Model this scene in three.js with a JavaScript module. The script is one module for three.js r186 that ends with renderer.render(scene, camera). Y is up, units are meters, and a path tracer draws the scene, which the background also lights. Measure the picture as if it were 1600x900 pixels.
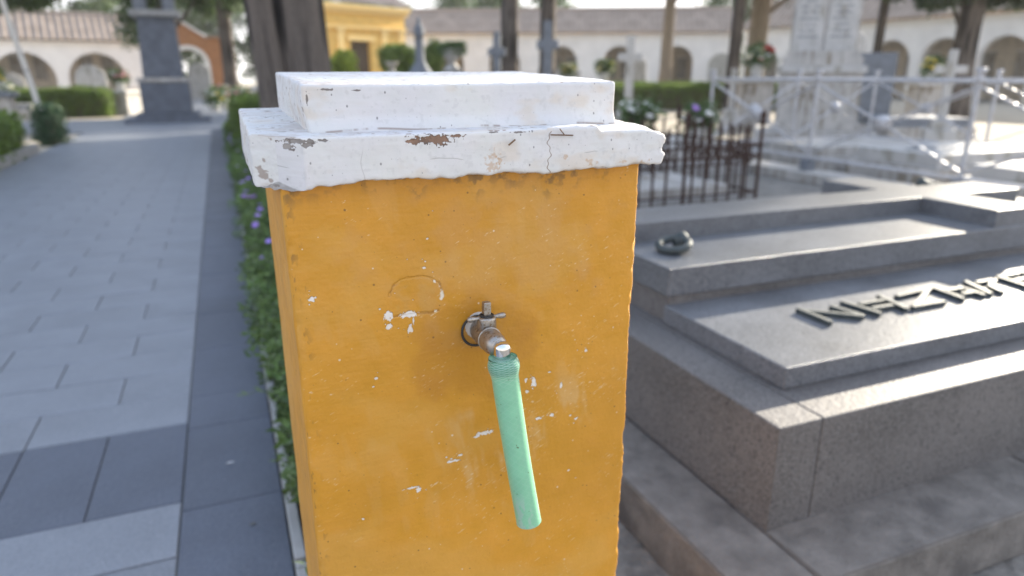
import * as THREE from 'three';
import { RoundedBoxGeometry } from 'three/addons/geometries/RoundedBoxGeometry.js';
import { mergeGeometries } from 'three/addons/utils/BufferGeometryUtils.js';

// ---------------------------------------------------------------- camera, sky, sun, exposure
const scene = new THREE.Scene();
const R = (d) => d * Math.PI / 180;
const camera = new THREE.PerspectiveCamera(45.74, 16 / 9, 0.05, 400);
camera.position.set(0, 1.2, 0);
camera.rotation.set(-R(17.43), -R(22.45), 0, 'YXZ');
camera.focus = 0.70;
camera.userData.fStop = 3.5;

const SUN_AZ = R(67), SUN_EL = R(19);            // measured from the path's direction (-z) towards +x
const sunDir = new THREE.Vector3(Math.sin(SUN_AZ) * Math.cos(SUN_EL), Math.sin(SUN_EL), -Math.cos(SUN_AZ) * Math.cos(SUN_EL));
{
  const w = 256, h = 128, d = new Float32Array(w * h * 4);
  for (let j = 0; j < h; j++) for (let i = 0; i < w; i++) {
    const el = ((j + 0.5) / h - 0.5) * Math.PI, az = ((i + 0.5) / w - 0.5) * 2 * Math.PI;
    const v = new THREE.Vector3(Math.cos(el) * Math.cos(az), Math.sin(el), Math.cos(el) * Math.sin(az));
    const t = Math.pow(Math.max(0, Math.sin(el)), 0.5), k = (j * w + i) * 4;
    const a = Math.acos(Math.min(1, Math.max(-1, v.dot(sunDir)))), glow = Math.exp(-a / 0.55);
    d[k] = 0.48 + (0.155 - 0.48) * t + 0.42 * glow;
    d[k + 1] = 0.465 + (0.225 - 0.465) * t + 0.35 * glow;
    d[k + 2] = 0.455 + (0.35 - 0.455) * t + 0.25 * glow;
    d[k + 3] = 1;
  }
  const sky = new THREE.DataTexture(d, w, h, THREE.RGBAFormat, THREE.FloatType);
  sky.mapping = THREE.EquirectangularReflectionMapping;
  sky.magFilter = sky.minFilter = THREE.LinearFilter;
  sky.needsUpdate = true;
  scene.background = sky;
  scene.environment = sky;
}
const sun = new THREE.DirectionalLight(new THREE.Color(1, 0.9, 0.74), 3.5);
sun.position.copy(sunDir).multiplyScalar(60);
sun.castShadow = true;
sun.shadow.radius = 1.5;
sun.shadow.mapSize.set(2048, 2048);
Object.assign(sun.shadow.camera, { left: -50, right: 50, top: 50, bottom: -50, near: 1, far: 160 });
scene.add(sun, sun.target);

const renderer = new THREE.WebGLRenderer({ antialias: true });
renderer.shadowMap.enabled = true;
renderer.toneMapping = THREE.LinearToneMapping;
renderer.toneMappingExposure = 4.2;

// ---------------------------------------------------------------- helpers
let seed = 7;
const rnd = () => { seed = (seed + 0x6D2B79F5) | 0; let t = Math.imul(seed ^ (seed >>> 15), 1 | seed); t = (t + Math.imul(t ^ (t >>> 7), 61 | t)) ^ t; return ((t ^ (t >>> 14)) >>> 0) / 4294967296; };
const rr = (a, b) => a + (b - a) * rnd();
const lerp = (a, b, t) => a + (b - a) * t;
const clamp = (x, a = 0, b = 1) => Math.min(b, Math.max(a, x));
const sstep = (a, b, x) => { const t = clamp((x - a) / (b - a)); return t * t * (3 - 2 * t); };
function hash(x, y, s = 0) { let h = Math.imul(x | 0, 374761393) + Math.imul(y | 0, 668265263) + Math.imul(s | 0, 1274126177); h = Math.imul(h ^ (h >>> 13), 1274126177); return ((h ^ (h >>> 16)) >>> 0) / 4294967296; }
function vnoise(x, y, px = 0, s = 0) {                         // value noise, tiling every px cells when px > 0
  const xi = Math.floor(x), yi = Math.floor(y), fx = x - xi, fy = y - yi, u = fx * fx * (3 - 2 * fx), v = fy * fy * (3 - 2 * fy);
  const m = (a) => px ? ((a % px) + px) % px : a;
  return lerp(lerp(hash(m(xi), m(yi), s), hash(m(xi + 1), m(yi), s), u), lerp(hash(m(xi), m(yi + 1), s), hash(m(xi + 1), m(yi + 1), s), u), v);
}
function fbm(x, y, p = 0, s = 0, oct = 4) { let a = 0.5, t = 0, n = 0; for (let o = 0; o < oct; o++) { t += a * vnoise(x, y, p, s + o); n += a; a *= 0.5; x *= 2; y *= 2; p *= 2; } return t / n; }
function n3(x, y, z, s = 0) { return (fbm(x + z * 1.7, y - z * 0.9, 0, s, 3) + fbm(x * 0.8 - 4 + y, z + 9 - y * 0.7, 0, s + 11, 3)) - 1; }
const S = (c) => Math.round(255 * clamp(c <= 0.0031308 ? 12.92 * c : 1.055 * Math.pow(c, 1 / 2.4) - 0.055));
function tex(w, h, f, srgb = true, repeat = true) {             // f(u, v, i, j) -> [r, g, b] linear
  const d = new Uint8Array(w * h * 4);
  for (let j = 0; j < h; j++) for (let i = 0; i < w; i++) {
    const c = f((i + 0.5) / w, (j + 0.5) / h, i, j), k = (j * w + i) * 4;
    for (let q = 0; q < 3; q++) d[k + q] = srgb ? S(c[q]) : Math.round(255 * clamp(c[q]));
    d[k + 3] = 255;
  }
  const t = new THREE.DataTexture(d, w, h);
  t.colorSpace = srgb ? THREE.SRGBColorSpace : THREE.NoColorSpace;
  t.wrapS = t.wrapT = repeat ? THREE.RepeatWrapping : THREE.ClampToEdgeWrapping;
  t.magFilter = THREE.LinearFilter; t.minFilter = THREE.LinearMipmapLinearFilter; t.generateMipmaps = true;
  t.needsUpdate = true;
  return t;
}
const gray = (w, h, f, repeat = true) => tex(w, h, (u, v, i, j) => { const x = f(u, v, i, j); return [x, x, x]; }, false, repeat);
const mat = (o) => { const { rgb, ...p } = o; const m = new (p.transmission || p.clearcoat || p.sheen ? THREE.MeshPhysicalMaterial : THREE.MeshStandardMaterial)({ roughness: 0.8, ...p }); if (rgb) m.color.setRGB(...rgb); return m; };

const taken = new Map();
function numbered(n) { const k = taken.get(n) ?? 0; taken.set(n, k + 1); return k ? `${n}_${String(k).padStart(3, '0')}` : n; }
const shade = (o) => { o.castShadow = o.receiveShadow = true; return o; };
function tag(o, label, category, group, kind) { Object.assign(o.userData, label ? { label } : {}, category ? { category } : {}, group ? { group } : {}, kind ? { kind } : {}); return o; }
function thing(name, label, category, [x, y, z] = [0, 0, 0], turn = 0, group) {
  const o = new THREE.Group(); o.name = numbered(name); scene.add(o);
  o.position.set(x, y, z); o.rotation.y = turn;
  return tag(o, label, category, group);
}
function part(name, geo, m, parent, kind) { const o = shade(new THREE.Mesh(geo, m)); o.name = name; parent.add(o); if (kind) o.userData.kind = kind; return o; }
function single(name, geo, m, label, category, pos, group) { const o = shade(new THREE.Mesh(geo, m)); o.name = numbered(name); scene.add(o); if (pos) o.position.set(...pos); return tag(o, label, category, group); }
function struct(name, geo, m, pos) { const o = shade(new THREE.Mesh(geo, m)); o.name = numbered(name); scene.add(o); if (pos) o.position.set(...pos); o.userData.kind = 'structure'; return o; }

function uvm(g, s = 1, ox = 0, oy = 0) {                           // uv in metres (divided by s) along the axis that each face points
  const p = g.attributes.position, n = g.attributes.normal, uv = new Float32Array(p.count * 2);
  for (let i = 0; i < p.count; i++) {
    const ax = Math.abs(n.getX(i)), ay = Math.abs(n.getY(i)), az = Math.abs(n.getZ(i)), x = p.getX(i), y = p.getY(i), z = p.getZ(i);
    const [a, b] = ay > ax && ay > az ? [x, z] : ax > az ? [z, y] : [x, y];
    uv[i * 2] = a / s + ox; uv[i * 2 + 1] = b / s + oy;
  }
  g.setAttribute('uv', new THREE.BufferAttribute(uv, 2));
  return g;
}
const rbox = (w, h, d, r = 0.006, s = 1, seg = 2) => uvm(new RoundedBoxGeometry(w, h, d, seg, Math.min(r, w / 2.1, h / 2.1, d / 2.1)), s, rnd(), rnd());
const boxAt = (x0, x1, y0, y1, z0, z1, r = 0.006, s = 1) => { const g = new RoundedBoxGeometry(x1 - x0, y1 - y0, z1 - z0, 2, Math.min(r, (x1 - x0) / 2.1, (y1 - y0) / 2.1, (z1 - z0) / 2.1)); g.translate((x0 + x1) / 2, (y0 + y1) / 2, (z0 + z1) / 2); return uvm(g, s); };
const plain = (x0, x1, y0, y1, z0, z1) => { const g = new THREE.BoxGeometry(x1 - x0, y1 - y0, z1 - z0); g.translate((x0 + x1) / 2, (y0 + y1) / 2, (z0 + z1) / 2); return uvm(g); };
const cyl = (r0, r1, h, n = 16) => { const g = new THREE.CylinderGeometry(r0, r1, h, n); g.translate(0, h / 2, 0); return g; };
function bar(a, b, r, n = 8) { const va = new THREE.Vector3(...a), vb = new THREE.Vector3(...b), g = new THREE.CylinderGeometry(r, r, va.distanceTo(vb), n); g.applyQuaternion(new THREE.Quaternion().setFromUnitVectors(new THREE.Vector3(0, 1, 0), vb.clone().sub(va).normalize())); g.translate(...va.add(vb).multiplyScalar(0.5).toArray()); return g; }
const lathe = (pts, n = 24) => new THREE.LatheGeometry(pts.map(([r, y]) => new THREE.Vector2(r, y)), n);
const merged = (...gs) => mergeGeometries(gs.map((g) => { const c = g.index ? g.toNonIndexed() : g; for (const k of Object.keys(c.attributes)) if (!['position', 'normal', 'uv'].includes(k)) c.deleteAttribute(k); return c; }));
const at = (g, x, y, z, turn = 0) => { if (turn) g.rotateY(turn); return g.translate(x, y, z); };
function smooth(g) {                                           // normals shared by vertices that lie on one spot
  g.computeVertexNormals();
  const p = g.attributes.position, n = g.attributes.normal, sum = new Map(), key = (i) => `${Math.round(p.getX(i) * 5e4)},${Math.round(p.getY(i) * 5e4)},${Math.round(p.getZ(i) * 5e4)}`;
  for (let i = 0; i < p.count; i++) { const k = key(i), s = sum.get(k) ?? [0, 0, 0]; s[0] += n.getX(i); s[1] += n.getY(i); s[2] += n.getZ(i); sum.set(k, s); }
  for (let i = 0; i < p.count; i++) { const s = sum.get(key(i)), l = Math.hypot(...s) || 1; n.setXYZ(i, s[0] / l, s[1] / l, s[2] / l); }
  return g;
}
function tubeAlong(pts, radii, seg = 14, lump = 0, s = 0) {        // tapered tube through points
  const c = new THREE.CatmullRomCurve3(pts.map((p) => new THREE.Vector3(...p))), n = (pts.length - 1) * 8, fr = c.computeFrenetFrames(n), pos = [], uv = [], idx = [];
  for (let i = 0; i <= n; i++) {
    const t = i / n, p = c.getPoint(t), q = t * (radii.length - 1), k = Math.min(radii.length - 2, Math.floor(q)), r = lerp(radii[k], radii[k + 1], q - k);
    for (let j = 0; j <= seg; j++) {
      const a = (j % seg) / seg * Math.PI * 2, rad = r * (1 + lump * 0.55 * Math.sin(a * 4 + Math.sin(t * 3 + s) * 1.5) + lump * (n3(Math.cos(a) * 1.3 + 5, t * 5 + s, Math.sin(a) * 1.3, s) * 1.6));
      const v = fr.normals[i].clone().multiplyScalar(Math.cos(a)).addScaledVector(fr.binormals[i], Math.sin(a)).multiplyScalar(rad).add(p);
      pos.push(v.x, v.y, v.z); uv.push(j / seg * 2, p.y);
    }
  }
  for (let i = 0; i < n; i++) for (let j = 0; j < seg; j++) { const a = i * (seg + 1) + j, b = a + seg + 1; idx.push(a, a + 1, b, b, a + 1, b + 1); }
  const g = new THREE.BufferGeometry();
  g.setAttribute('position', new THREE.Float32BufferAttribute(pos, 3)); g.setAttribute('uv', new THREE.Float32BufferAttribute(uv, 2)); g.setIndex(idx);
  return smooth(g);
}

// ---------------------------------------------------------------- materials
function graniteTex(base, dark, light, fine = 0.5, s = 1, stain = 0.75) {
  return tex(1024, 1024, (u, v, i, j) => {
    const g = vnoise(u * 400, v * 400, 400, s), g2 = vnoise(u * 260, v * 260, 260, s + 3), blot = fbm(u * 6, v * 6, 6, s + 5), h = hash(i, j, s);
    let k = 1 + (h - 0.5) * 0.25 + (blot - 0.5) * stain;
    let c = base.map((x) => x * k);
    const w = sstep(0.66, 0.82, g) * fine, b = sstep(0.66, 0.8, g2) * fine;
    return c.map((x, q) => lerp(lerp(x, light[q], w), dark[q], b));
  });
}
const graniteBump = gray(512, 512, (u, v) => fbm(u * 120, v * 120, 120, 4, 3));
const granite = mat({ map: graniteTex([0.125, 0.131, 0.142], [0.035, 0.038, 0.044], [0.27, 0.275, 0.285], 0.7, 21), roughness: 0.36, bumpMap: graniteBump, bumpScale: 0.0006 });
const graniteSide = mat({ map: graniteTex([0.118, 0.109, 0.104], [0.035, 0.034, 0.035], [0.22, 0.215, 0.21], 0.7, 33), roughness: 0.6, bumpMap: graniteBump, bumpScale: 0.0012 });
const stepStone = mat({ map: tex(1024, 1024, (u, v, i, j) => {
  const b = fbm(u * 5, v * 5, 5, 41), m = fbm(u * 26, v * 26, 26, 47), h = hash(i, j, 5), st = sstep(0.52, 0.75, b) * 0.6, k = 1 + (h - 0.5) * 0.3 + (m - 0.5) * 0.8;
  return [lerp(0.155, 0.07, st) * k, lerp(0.14, 0.063, st) * k, lerp(0.125, 0.06, st) * k];
}), roughness: 0.85, bumpMap: graniteBump, bumpScale: 0.003 });
const paveLight = [0, 1, 2].map((s) => mat({ map: graniteTex([0.185, 0.2, 0.228].map((x) => x * (0.98 + 0.03 * s)), [0.12, 0.13, 0.15], [0.32, 0.335, 0.36], 0.35, 50 + s * 9, 0.3), roughness: 0.5, bumpMap: graniteBump, bumpScale: 0.0012 }));
const paveDark = [0, 1].map((s) => mat({ map: graniteTex([0.078, 0.09, 0.118].map((x) => x * (0.95 + 0.1 * s)), [0.05, 0.058, 0.075], [0.165, 0.18, 0.205], 0.35, 90 + s * 9, 0.35), roughness: 0.5, bumpMap: graniteBump, bumpScale: 0.0012 }));
const jointDirt = mat({ rgb: [0.14, 0.138, 0.13], roughness: 1 });
const gravel = mat({ map: tex(1024, 1024, (u, v, i, j) => { const a = fbm(u * 9, v * 9, 9, 61), b = fbm(u * 70, v * 70, 70, 67), k = 0.6 + 0.8 * b + (hash(i, j, 3) - 0.5) * 0.25; return [lerp(0.13, 0.24, a) * k, lerp(0.122, 0.222, a) * k, lerp(0.11, 0.198, a) * k]; }), roughness: 0.95, bumpMap: gray(512, 512, (u, v) => fbm(u * 60, v * 60, 60, 71, 4)), bumpScale: 0.012 });
const concrete = mat({ map: tex(512, 512, (u, v, i, j) => { const k = 0.75 + 0.5 * fbm(u * 14, v * 14, 14, 77) + (hash(i, j, 9) - 0.5) * 0.15; return [0.30 * k, 0.295 * k, 0.285 * k]; }), roughness: 0.9 });
const marble = mat({ map: tex(512, 512, (u, v, i, j) => { const k = 0.82 + 0.3 * fbm(u * 5, v * 5, 5, 81), d = sstep(0.55, 0.72, fbm(u * 11 + 3, v * 3, 0, 87)); return [0.45, 0.44, 0.425].map((x, q) => x * k * lerp(1, [0.7, 0.68, 0.62][q], d)); }), roughness: 0.5 });
const marbleWorn = mat({ map: tex(512, 512, (u, v) => { const k = 0.72 + 0.5 * fbm(u * 7, v * 7, 7, 91), d = sstep(0.5, 0.75, fbm(u * 16, v * 2.2, 0, 97)); return [0.42, 0.40, 0.375].map((x, q) => x * k * lerp(1, [0.55, 0.5, 0.42][q], d)); }), roughness: 0.75 });
const greyStone = mat({ map: tex(512, 512, (u, v, i, j) => { const k = 0.7 + 0.6 * fbm(u * 10, v * 10, 10, 101) + (hash(i, j, 2) - 0.5) * 0.2; return [0.16 * k, 0.175 * k, 0.20 * k]; }), roughness: 0.75 });
const blueStone = mat({ map: tex(512, 512, (u, v, i, j) => { const k = 0.7 + 0.6 * fbm(u * 8, v * 8, 8, 105) + (hash(i, j, 4) - 0.5) * 0.2; return [0.105 * k, 0.118 * k, 0.145 * k]; }), roughness: 0.6 });
const whiteMetal = mat({ map: tex(256, 256, (u, v) => { const k = 0.85 + 0.3 * fbm(u * 12, v * 12, 12, 111), r = sstep(0.66, 0.74, fbm(u * 20, v * 20, 20, 113)); return [lerp(0.44 * k, 0.17, r), lerp(0.44 * k, 0.11, r), lerp(0.455 * k, 0.07, r)]; }), roughness: 0.45, metalness: 0.1 });
const rust = mat({ map: tex(256, 256, (u, v) => { const a = fbm(u * 14, v * 14, 14, 121); return [lerp(0.024, 0.066, a), lerp(0.014, 0.030, a), lerp(0.011, 0.019, a)]; }), roughness: 0.9 });
const bronze = mat({ map: tex(256, 256, (u, v) => { const a = fbm(u * 18, v * 18, 18, 125); return [lerp(0.03, 0.07, a), lerp(0.038, 0.085, a), lerp(0.04, 0.085, a)]; }), roughness: 0.55, metalness: 0.3 });
const bark = mat({ map: tex(512, 512, (u, v) => { const a = fbm(u * 9, v * 1.6, 0, 131, 3), b = fbm(u * 50, v * 16, 0, 133); const k = 0.30 + 1.5 * sstep(0.25, 0.8, a) * (0.6 + 0.6 * b); return [0.082 * k, 0.068 * k, 0.058 * k]; }), bumpMap: gray(512, 512, (u, v) => fbm(u * 9, v * 1.6, 0, 131, 3)), bumpScale: 0.09, roughness: 0.95 });
const barkPale = mat({ map: tex(512, 512, (u, v) => { const a = fbm(u * 20, v * 4, 0, 135), k = 0.5 + 0.9 * a; return [0.26 * k, 0.20 * k, 0.14 * k]; }), bumpMap: gray(256, 256, (u, v) => fbm(u * 20, v * 4, 0, 135)), bumpScale: 0.04, roughness: 0.95 });
for (const m of [bark, barkPale]) for (const t of [m.map, m.bumpMap]) t.wrapS = t.wrapT = THREE.MirroredRepeatWrapping;
const leafMat = (rgb) => mat({ rgb, roughness: 0.85, transmission: 0.3, side: THREE.DoubleSide });
const leafDark = leafMat([0.045, 0.07, 0.028]), leafMid = leafMat([0.075, 0.13, 0.035]), leafSunTint = leafMat([0.32, 0.38, 0.05]), leafHedge = leafMat([0.14, 0.21, 0.035]);  // the yellow-green shrub leaf is raised in colour to look sunlit
const petalMat = (rgb) => mat({ rgb, roughness: 0.8, side: THREE.DoubleSide });
const plasterWhite = mat({ map: tex(512, 512, (u, v) => { const k = 0.88 + 0.2 * fbm(u * 6, v * 6, 6, 141); return [0.84 * k, 0.81 * k, 0.77 * k]; }), roughness: 0.9 });
const plasterBeige = mat({ map: tex(512, 512, (u, v) => { const k = 0.8 + 0.4 * fbm(u * 6, v * 6, 6, 143); return [0.68 * k, 0.61 * k, 0.51 * k]; }), roughness: 0.9 });
const plasterOchre = mat({ map: tex(512, 512, (u, v) => { const k = 0.85 + 0.3 * fbm(u * 6, v * 6, 6, 147); return [0.80 * k, 0.54 * k, 0.17 * k]; }), roughness: 0.9 });
const ochreTrim = mat({ rgb: [0.84, 0.62, 0.27], roughness: 0.9 });
const brickRed = mat({ map: tex(512, 512, (u, v) => { const k = 0.75 + 0.5 * fbm(u * 30, v * 30, 30, 151); return [0.42 * k, 0.20 * k, 0.095 * k]; }), roughness: 0.95 });
const tileRoof = mat({ map: tex(512, 512, (u, v) => { const a = fbm(u * 40, v * 20, 20, 153), b = fbm(u * 6, v * 6, 6, 155), k = 0.7 + 0.6 * b; return [lerp(0.27, 0.39, a) * k, lerp(0.22, 0.305, a) * k, lerp(0.18, 0.245, a) * k]; }), roughness: 0.95 });
const darkWood = mat({ rgb: [0.10, 0.075, 0.055], roughness: 0.8 });

// ---------------------------------------------------------------- ground and paved path
const sand = mat({ map: tex(512, 512, (u, v, i, j) => { const k = 0.8 + 0.4 * fbm(u * 16, v * 16, 16, 73) + (hash(i, j, 6) - 0.5) * 0.12; return [0.40 * k, 0.345 * k, 0.265 * k]; }), roughness: 0.95, bumpMap: gravel.bumpMap, bumpScale: 0.01 });
struct('ground', uvm(new THREE.PlaneGeometry(170, 150).rotateX(-Math.PI / 2), 2.3), sand, [10, -0.034, -35]);
struct('gravel_yard', uvm(new THREE.PlaneGeometry(9.5, 14).rotateX(-Math.PI / 2), 1.7), gravel, [4.8, -0.03, -4.2]);

const PX0 = -2.74, PX1 = 0.04;
const path = new THREE.Group(); path.name = 'path'; scene.add(path); path.userData.kind = 'structure';
part('joint_bed', plain(PX0, PX1, -0.05, -0.008, -17.2, 2.5), jointDirt, path);
function slabGeo(w, d) {                                      // paving slab with chamfered top edges, top at y = 0
  const c = 0.0025, a = w / 2, b = d / 2, ring = (x, y, z) => [[-x, y, z], [x, y, z], [x, y, -z], [-x, y, -z]], v = [...ring(a, -0.03, b), ...ring(a, -c, b), ...ring(a - c, 0, b - c)], idx = [];
  for (const o of [0, 4]) for (let k = 0; k < 4; k++) { const k2 = (k + 1) % 4; idx.push(o + k, o + k2, o + 4 + k, o + k2, o + 4 + k2, o + 4 + k); }
  idx.push(8, 9, 10, 8, 10, 11);
  const g = new THREE.BufferGeometry();
  g.setAttribute('position', new THREE.Float32BufferAttribute(v.flat(), 3)); g.setIndex(idx);
  const f = g.toNonIndexed(); f.computeVertexNormals();
  return f;
}
const J = 0.0045;                                             // joint width
const farL = [], farD = [], variants = new Map();
function slab(x0, x1, z0, z1, dark) {
  const w = x1 - x0 - J, d = z1 - z0 - J, x = (x0 + x1) / 2, z = (z0 + z1) / 2, y = rr(-0.0012, 0.0012);
  if (z > -7.4) {
    const v = Math.floor(rnd() * 4), key = [w.toFixed(3), d.toFixed(3), v].join();
    if (!variants.has(key)) variants.set(key, uvm(slabGeo(w, d), 1, rnd(), rnd()));
    const o = part('slab', variants.get(key), dark ? paveDark[v % 2] : paveLight[v % 3], path);
    o.position.set(x, y, z);
  } else { const g = slabGeo(w, d); g.translate(x, y, z); (dark ? farD : farL).push(uvm(g, 1, rnd(), rnd())); }
}
{
  const edge = -0.237;
  let z = 1.13, row = 0;                                       // rows run across the path, from behind the camera away from it
  while (z > -17) {
    const dark = row === 12, d = dark ? 0.515 : 0.258;      // a dark band every few metres
    if (z > -0.6 && z - d > -0.9) { /* under and beside the camera as well */ }
    if (dark) for (let x = edge; x > PX0 + 0.01; x -= 0.2505) slab(Math.max(PX0, x - 0.2505), x, z - d, z, true);
    else { let x = edge, first = row % 2 ? 0.5 : 0.25; while (x > PX0 + 0.01) { const w = Math.min(first, x - PX0); slab(x - w, x, z - d, z, false); x -= w; first = 0.5; } }
    z -= d; row++;
  }
  let k = 0;
  for (let s = 1.2; s > -17; k++) { const d = [0.515, 0.515, 0.27][k % 3]; slab(edge, PX1, s - d, s, true); s -= d; }
}
part('far_light_slabs', mergeGeometries(farL), paveLight[1], path, 'stuff');
part('far_dark_slabs', mergeGeometries(farD), paveDark[0], path, 'stuff');
struct('plaza', uvm(new THREE.BoxGeometry(30, 0.04, 5), 1), paveLight[2], [-8, -0.024, -19.72]);
struct('far_path', uvm(new THREE.BoxGeometry(3.2, 0.04, 22), 1), paveLight[1], [-1.0, -0.024, -33.25]);

// concrete edging between path and planting bed, in short lengths
{
  const kerb = new THREE.Group(); kerb.name = 'kerb'; scene.add(kerb); kerb.userData.kind = 'structure';
  const gs = [0, 1, 2].map(() => { const g = rbox(0.03, 0.09, 0.494, 0.005, 0.6); return g; });
  for (let i = 0; i < 36; i++) { const o = part('kerb_stone', gs[i % 3], concrete, kerb); o.position.set(0.0585 + rr(-0.002, 0.002), -0.025 + rr(-0.003, 0.004), 0.2 - i * 0.5); o.rotation.y = rr(-0.006, 0.006); }
  const left = new THREE.Group(); left.name = 'kerb_001'; scene.add(left); left.userData.kind = 'structure';
  const g2 = [0, 1].map(() => rbox(0.12, 0.24, 0.99, 0.012, 0.8));
  for (let i = 0; i < 13; i++) { const o = part('kerb_stone', g2[i % 2], concrete, left); o.position.set(-2.81, 0.02 + rr(-0.004, 0.004), -0.6 - i * 1.0); }
  for (let i = 0; i < 5; i++) { const o = part('kerb_stone', g2[i % 2], concrete, left); o.position.set(-3.375 - i * 1.0, 0.02, -13.0); o.rotation.y = Math.PI / 2; }
}
struct('planting_bed', uvm(new THREE.BoxGeometry(0.62, 0.05, 16.5), 1.2), mat({ map: gravel.map, rgb: [0.45, 0.38, 0.3], roughness: 1 }), [0.39, -0.028, -9.6]);
struct('planting_bed', uvm(new THREE.BoxGeometry(5.4, 0.1, 12.3), 1.2), mat({ map: gravel.map, rgb: [0.5, 0.42, 0.33], roughness: 1 }), [-5.6, 0.03, -6.75]);

// ---------------------------------------------------------------- yellow tap pillar
const FX0 = 0.045, FX1 = 0.455, FZ = -0.70, BZ = -1.0;
const blob = (u, v, cx, cy, rx, ry, s, rough = 0.5) => { const a = Math.hypot((u - cx) / rx, (v - cy) / ry); return a > 2.2 ? 0 : sstep(1.0, 0.82, a + (fbm(u * 420, v * 420, 0, s, 3) - 0.5) * 1.5 * rough); };
// marks on the front, in metres: [x, y, radius x, radius y]
const chips = [[0.166, 0.946, 0.010, 0.0035], [0.143, 0.947, 0.0045, 0.006], [0.144, 0.935, 0.004, 0.0035], [0.167, 0.929, 0.0028, 0.006], [0.171, 0.938, 0.0012, 0.004], [0.065, 0.977, 0.004, 0.003], [0.254, 0.781, 0.013, 0.0032], [0.243, 0.778, 0.006, 0.0018], [0.318, 0.836, 0.0032, 0.009], [0.308, 0.842, 0.0022, 0.003], [0.309, 0.826, 0.003, 0.002], [0.325, 0.786, 0.004, 0.002], [0.344, 0.787, 0.003, 0.003], [0.213, 0.751, 0.008, 0.0018], [0.222, 0.757, 0.004, 0.002], [0.160, 0.727, 0.010, 0.0016], [0.168, 0.722, 0.004, 0.003], [0.378, 0.775, 0.003, 0.002], [0.39, 0.868, 0.0025, 0.0025], [0.356, 0.826, 0.0018, 0.004], [0.27, 0.858, 0.0035, 0.0022], [0.126, 0.876, 0.002, 0.0016], [0.19, 1.03, 0.002, 0.0016], [0.185, 0.998, 0.0028, 0.0016], [0.30, 0.664, 0.002, 0.0035], [0.37, 0.70, 0.0018, 0.0014], [0.10, 0.70, 0.0018, 0.0014]];
for (let k = 0, q = chips.length; k < 55; k++) { const [cx, cy] = chips[Math.floor(rnd() * q)], a = rnd() * 6.28, d = 0.006 + 0.03 * rnd() * rnd(), z = 0.0004 + 0.0012 * rnd() * rnd(); chips.push([cx + Math.cos(a) * d, cy + Math.sin(a) * d, z * rr(0.8, 2), z]); }
const ringPts = []; for (let a = -20; a < 175; a += 2.5) ringPts.push([0.173 + 0.030 * Math.cos(R(a)) + 0.003 * vnoise(a / 14, 3), 0.966 + 0.022 * Math.sin(R(a)) + 0.003 * vnoise(a / 11, 9)]);
for (let x = 0.15; x < 0.2; x += 0.0015) ringPts.push([x, 0.944 + 0.003 * vnoise(x * 110, 5)]);
const yellow = [0.545, 0.25, 0.0185];
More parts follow.
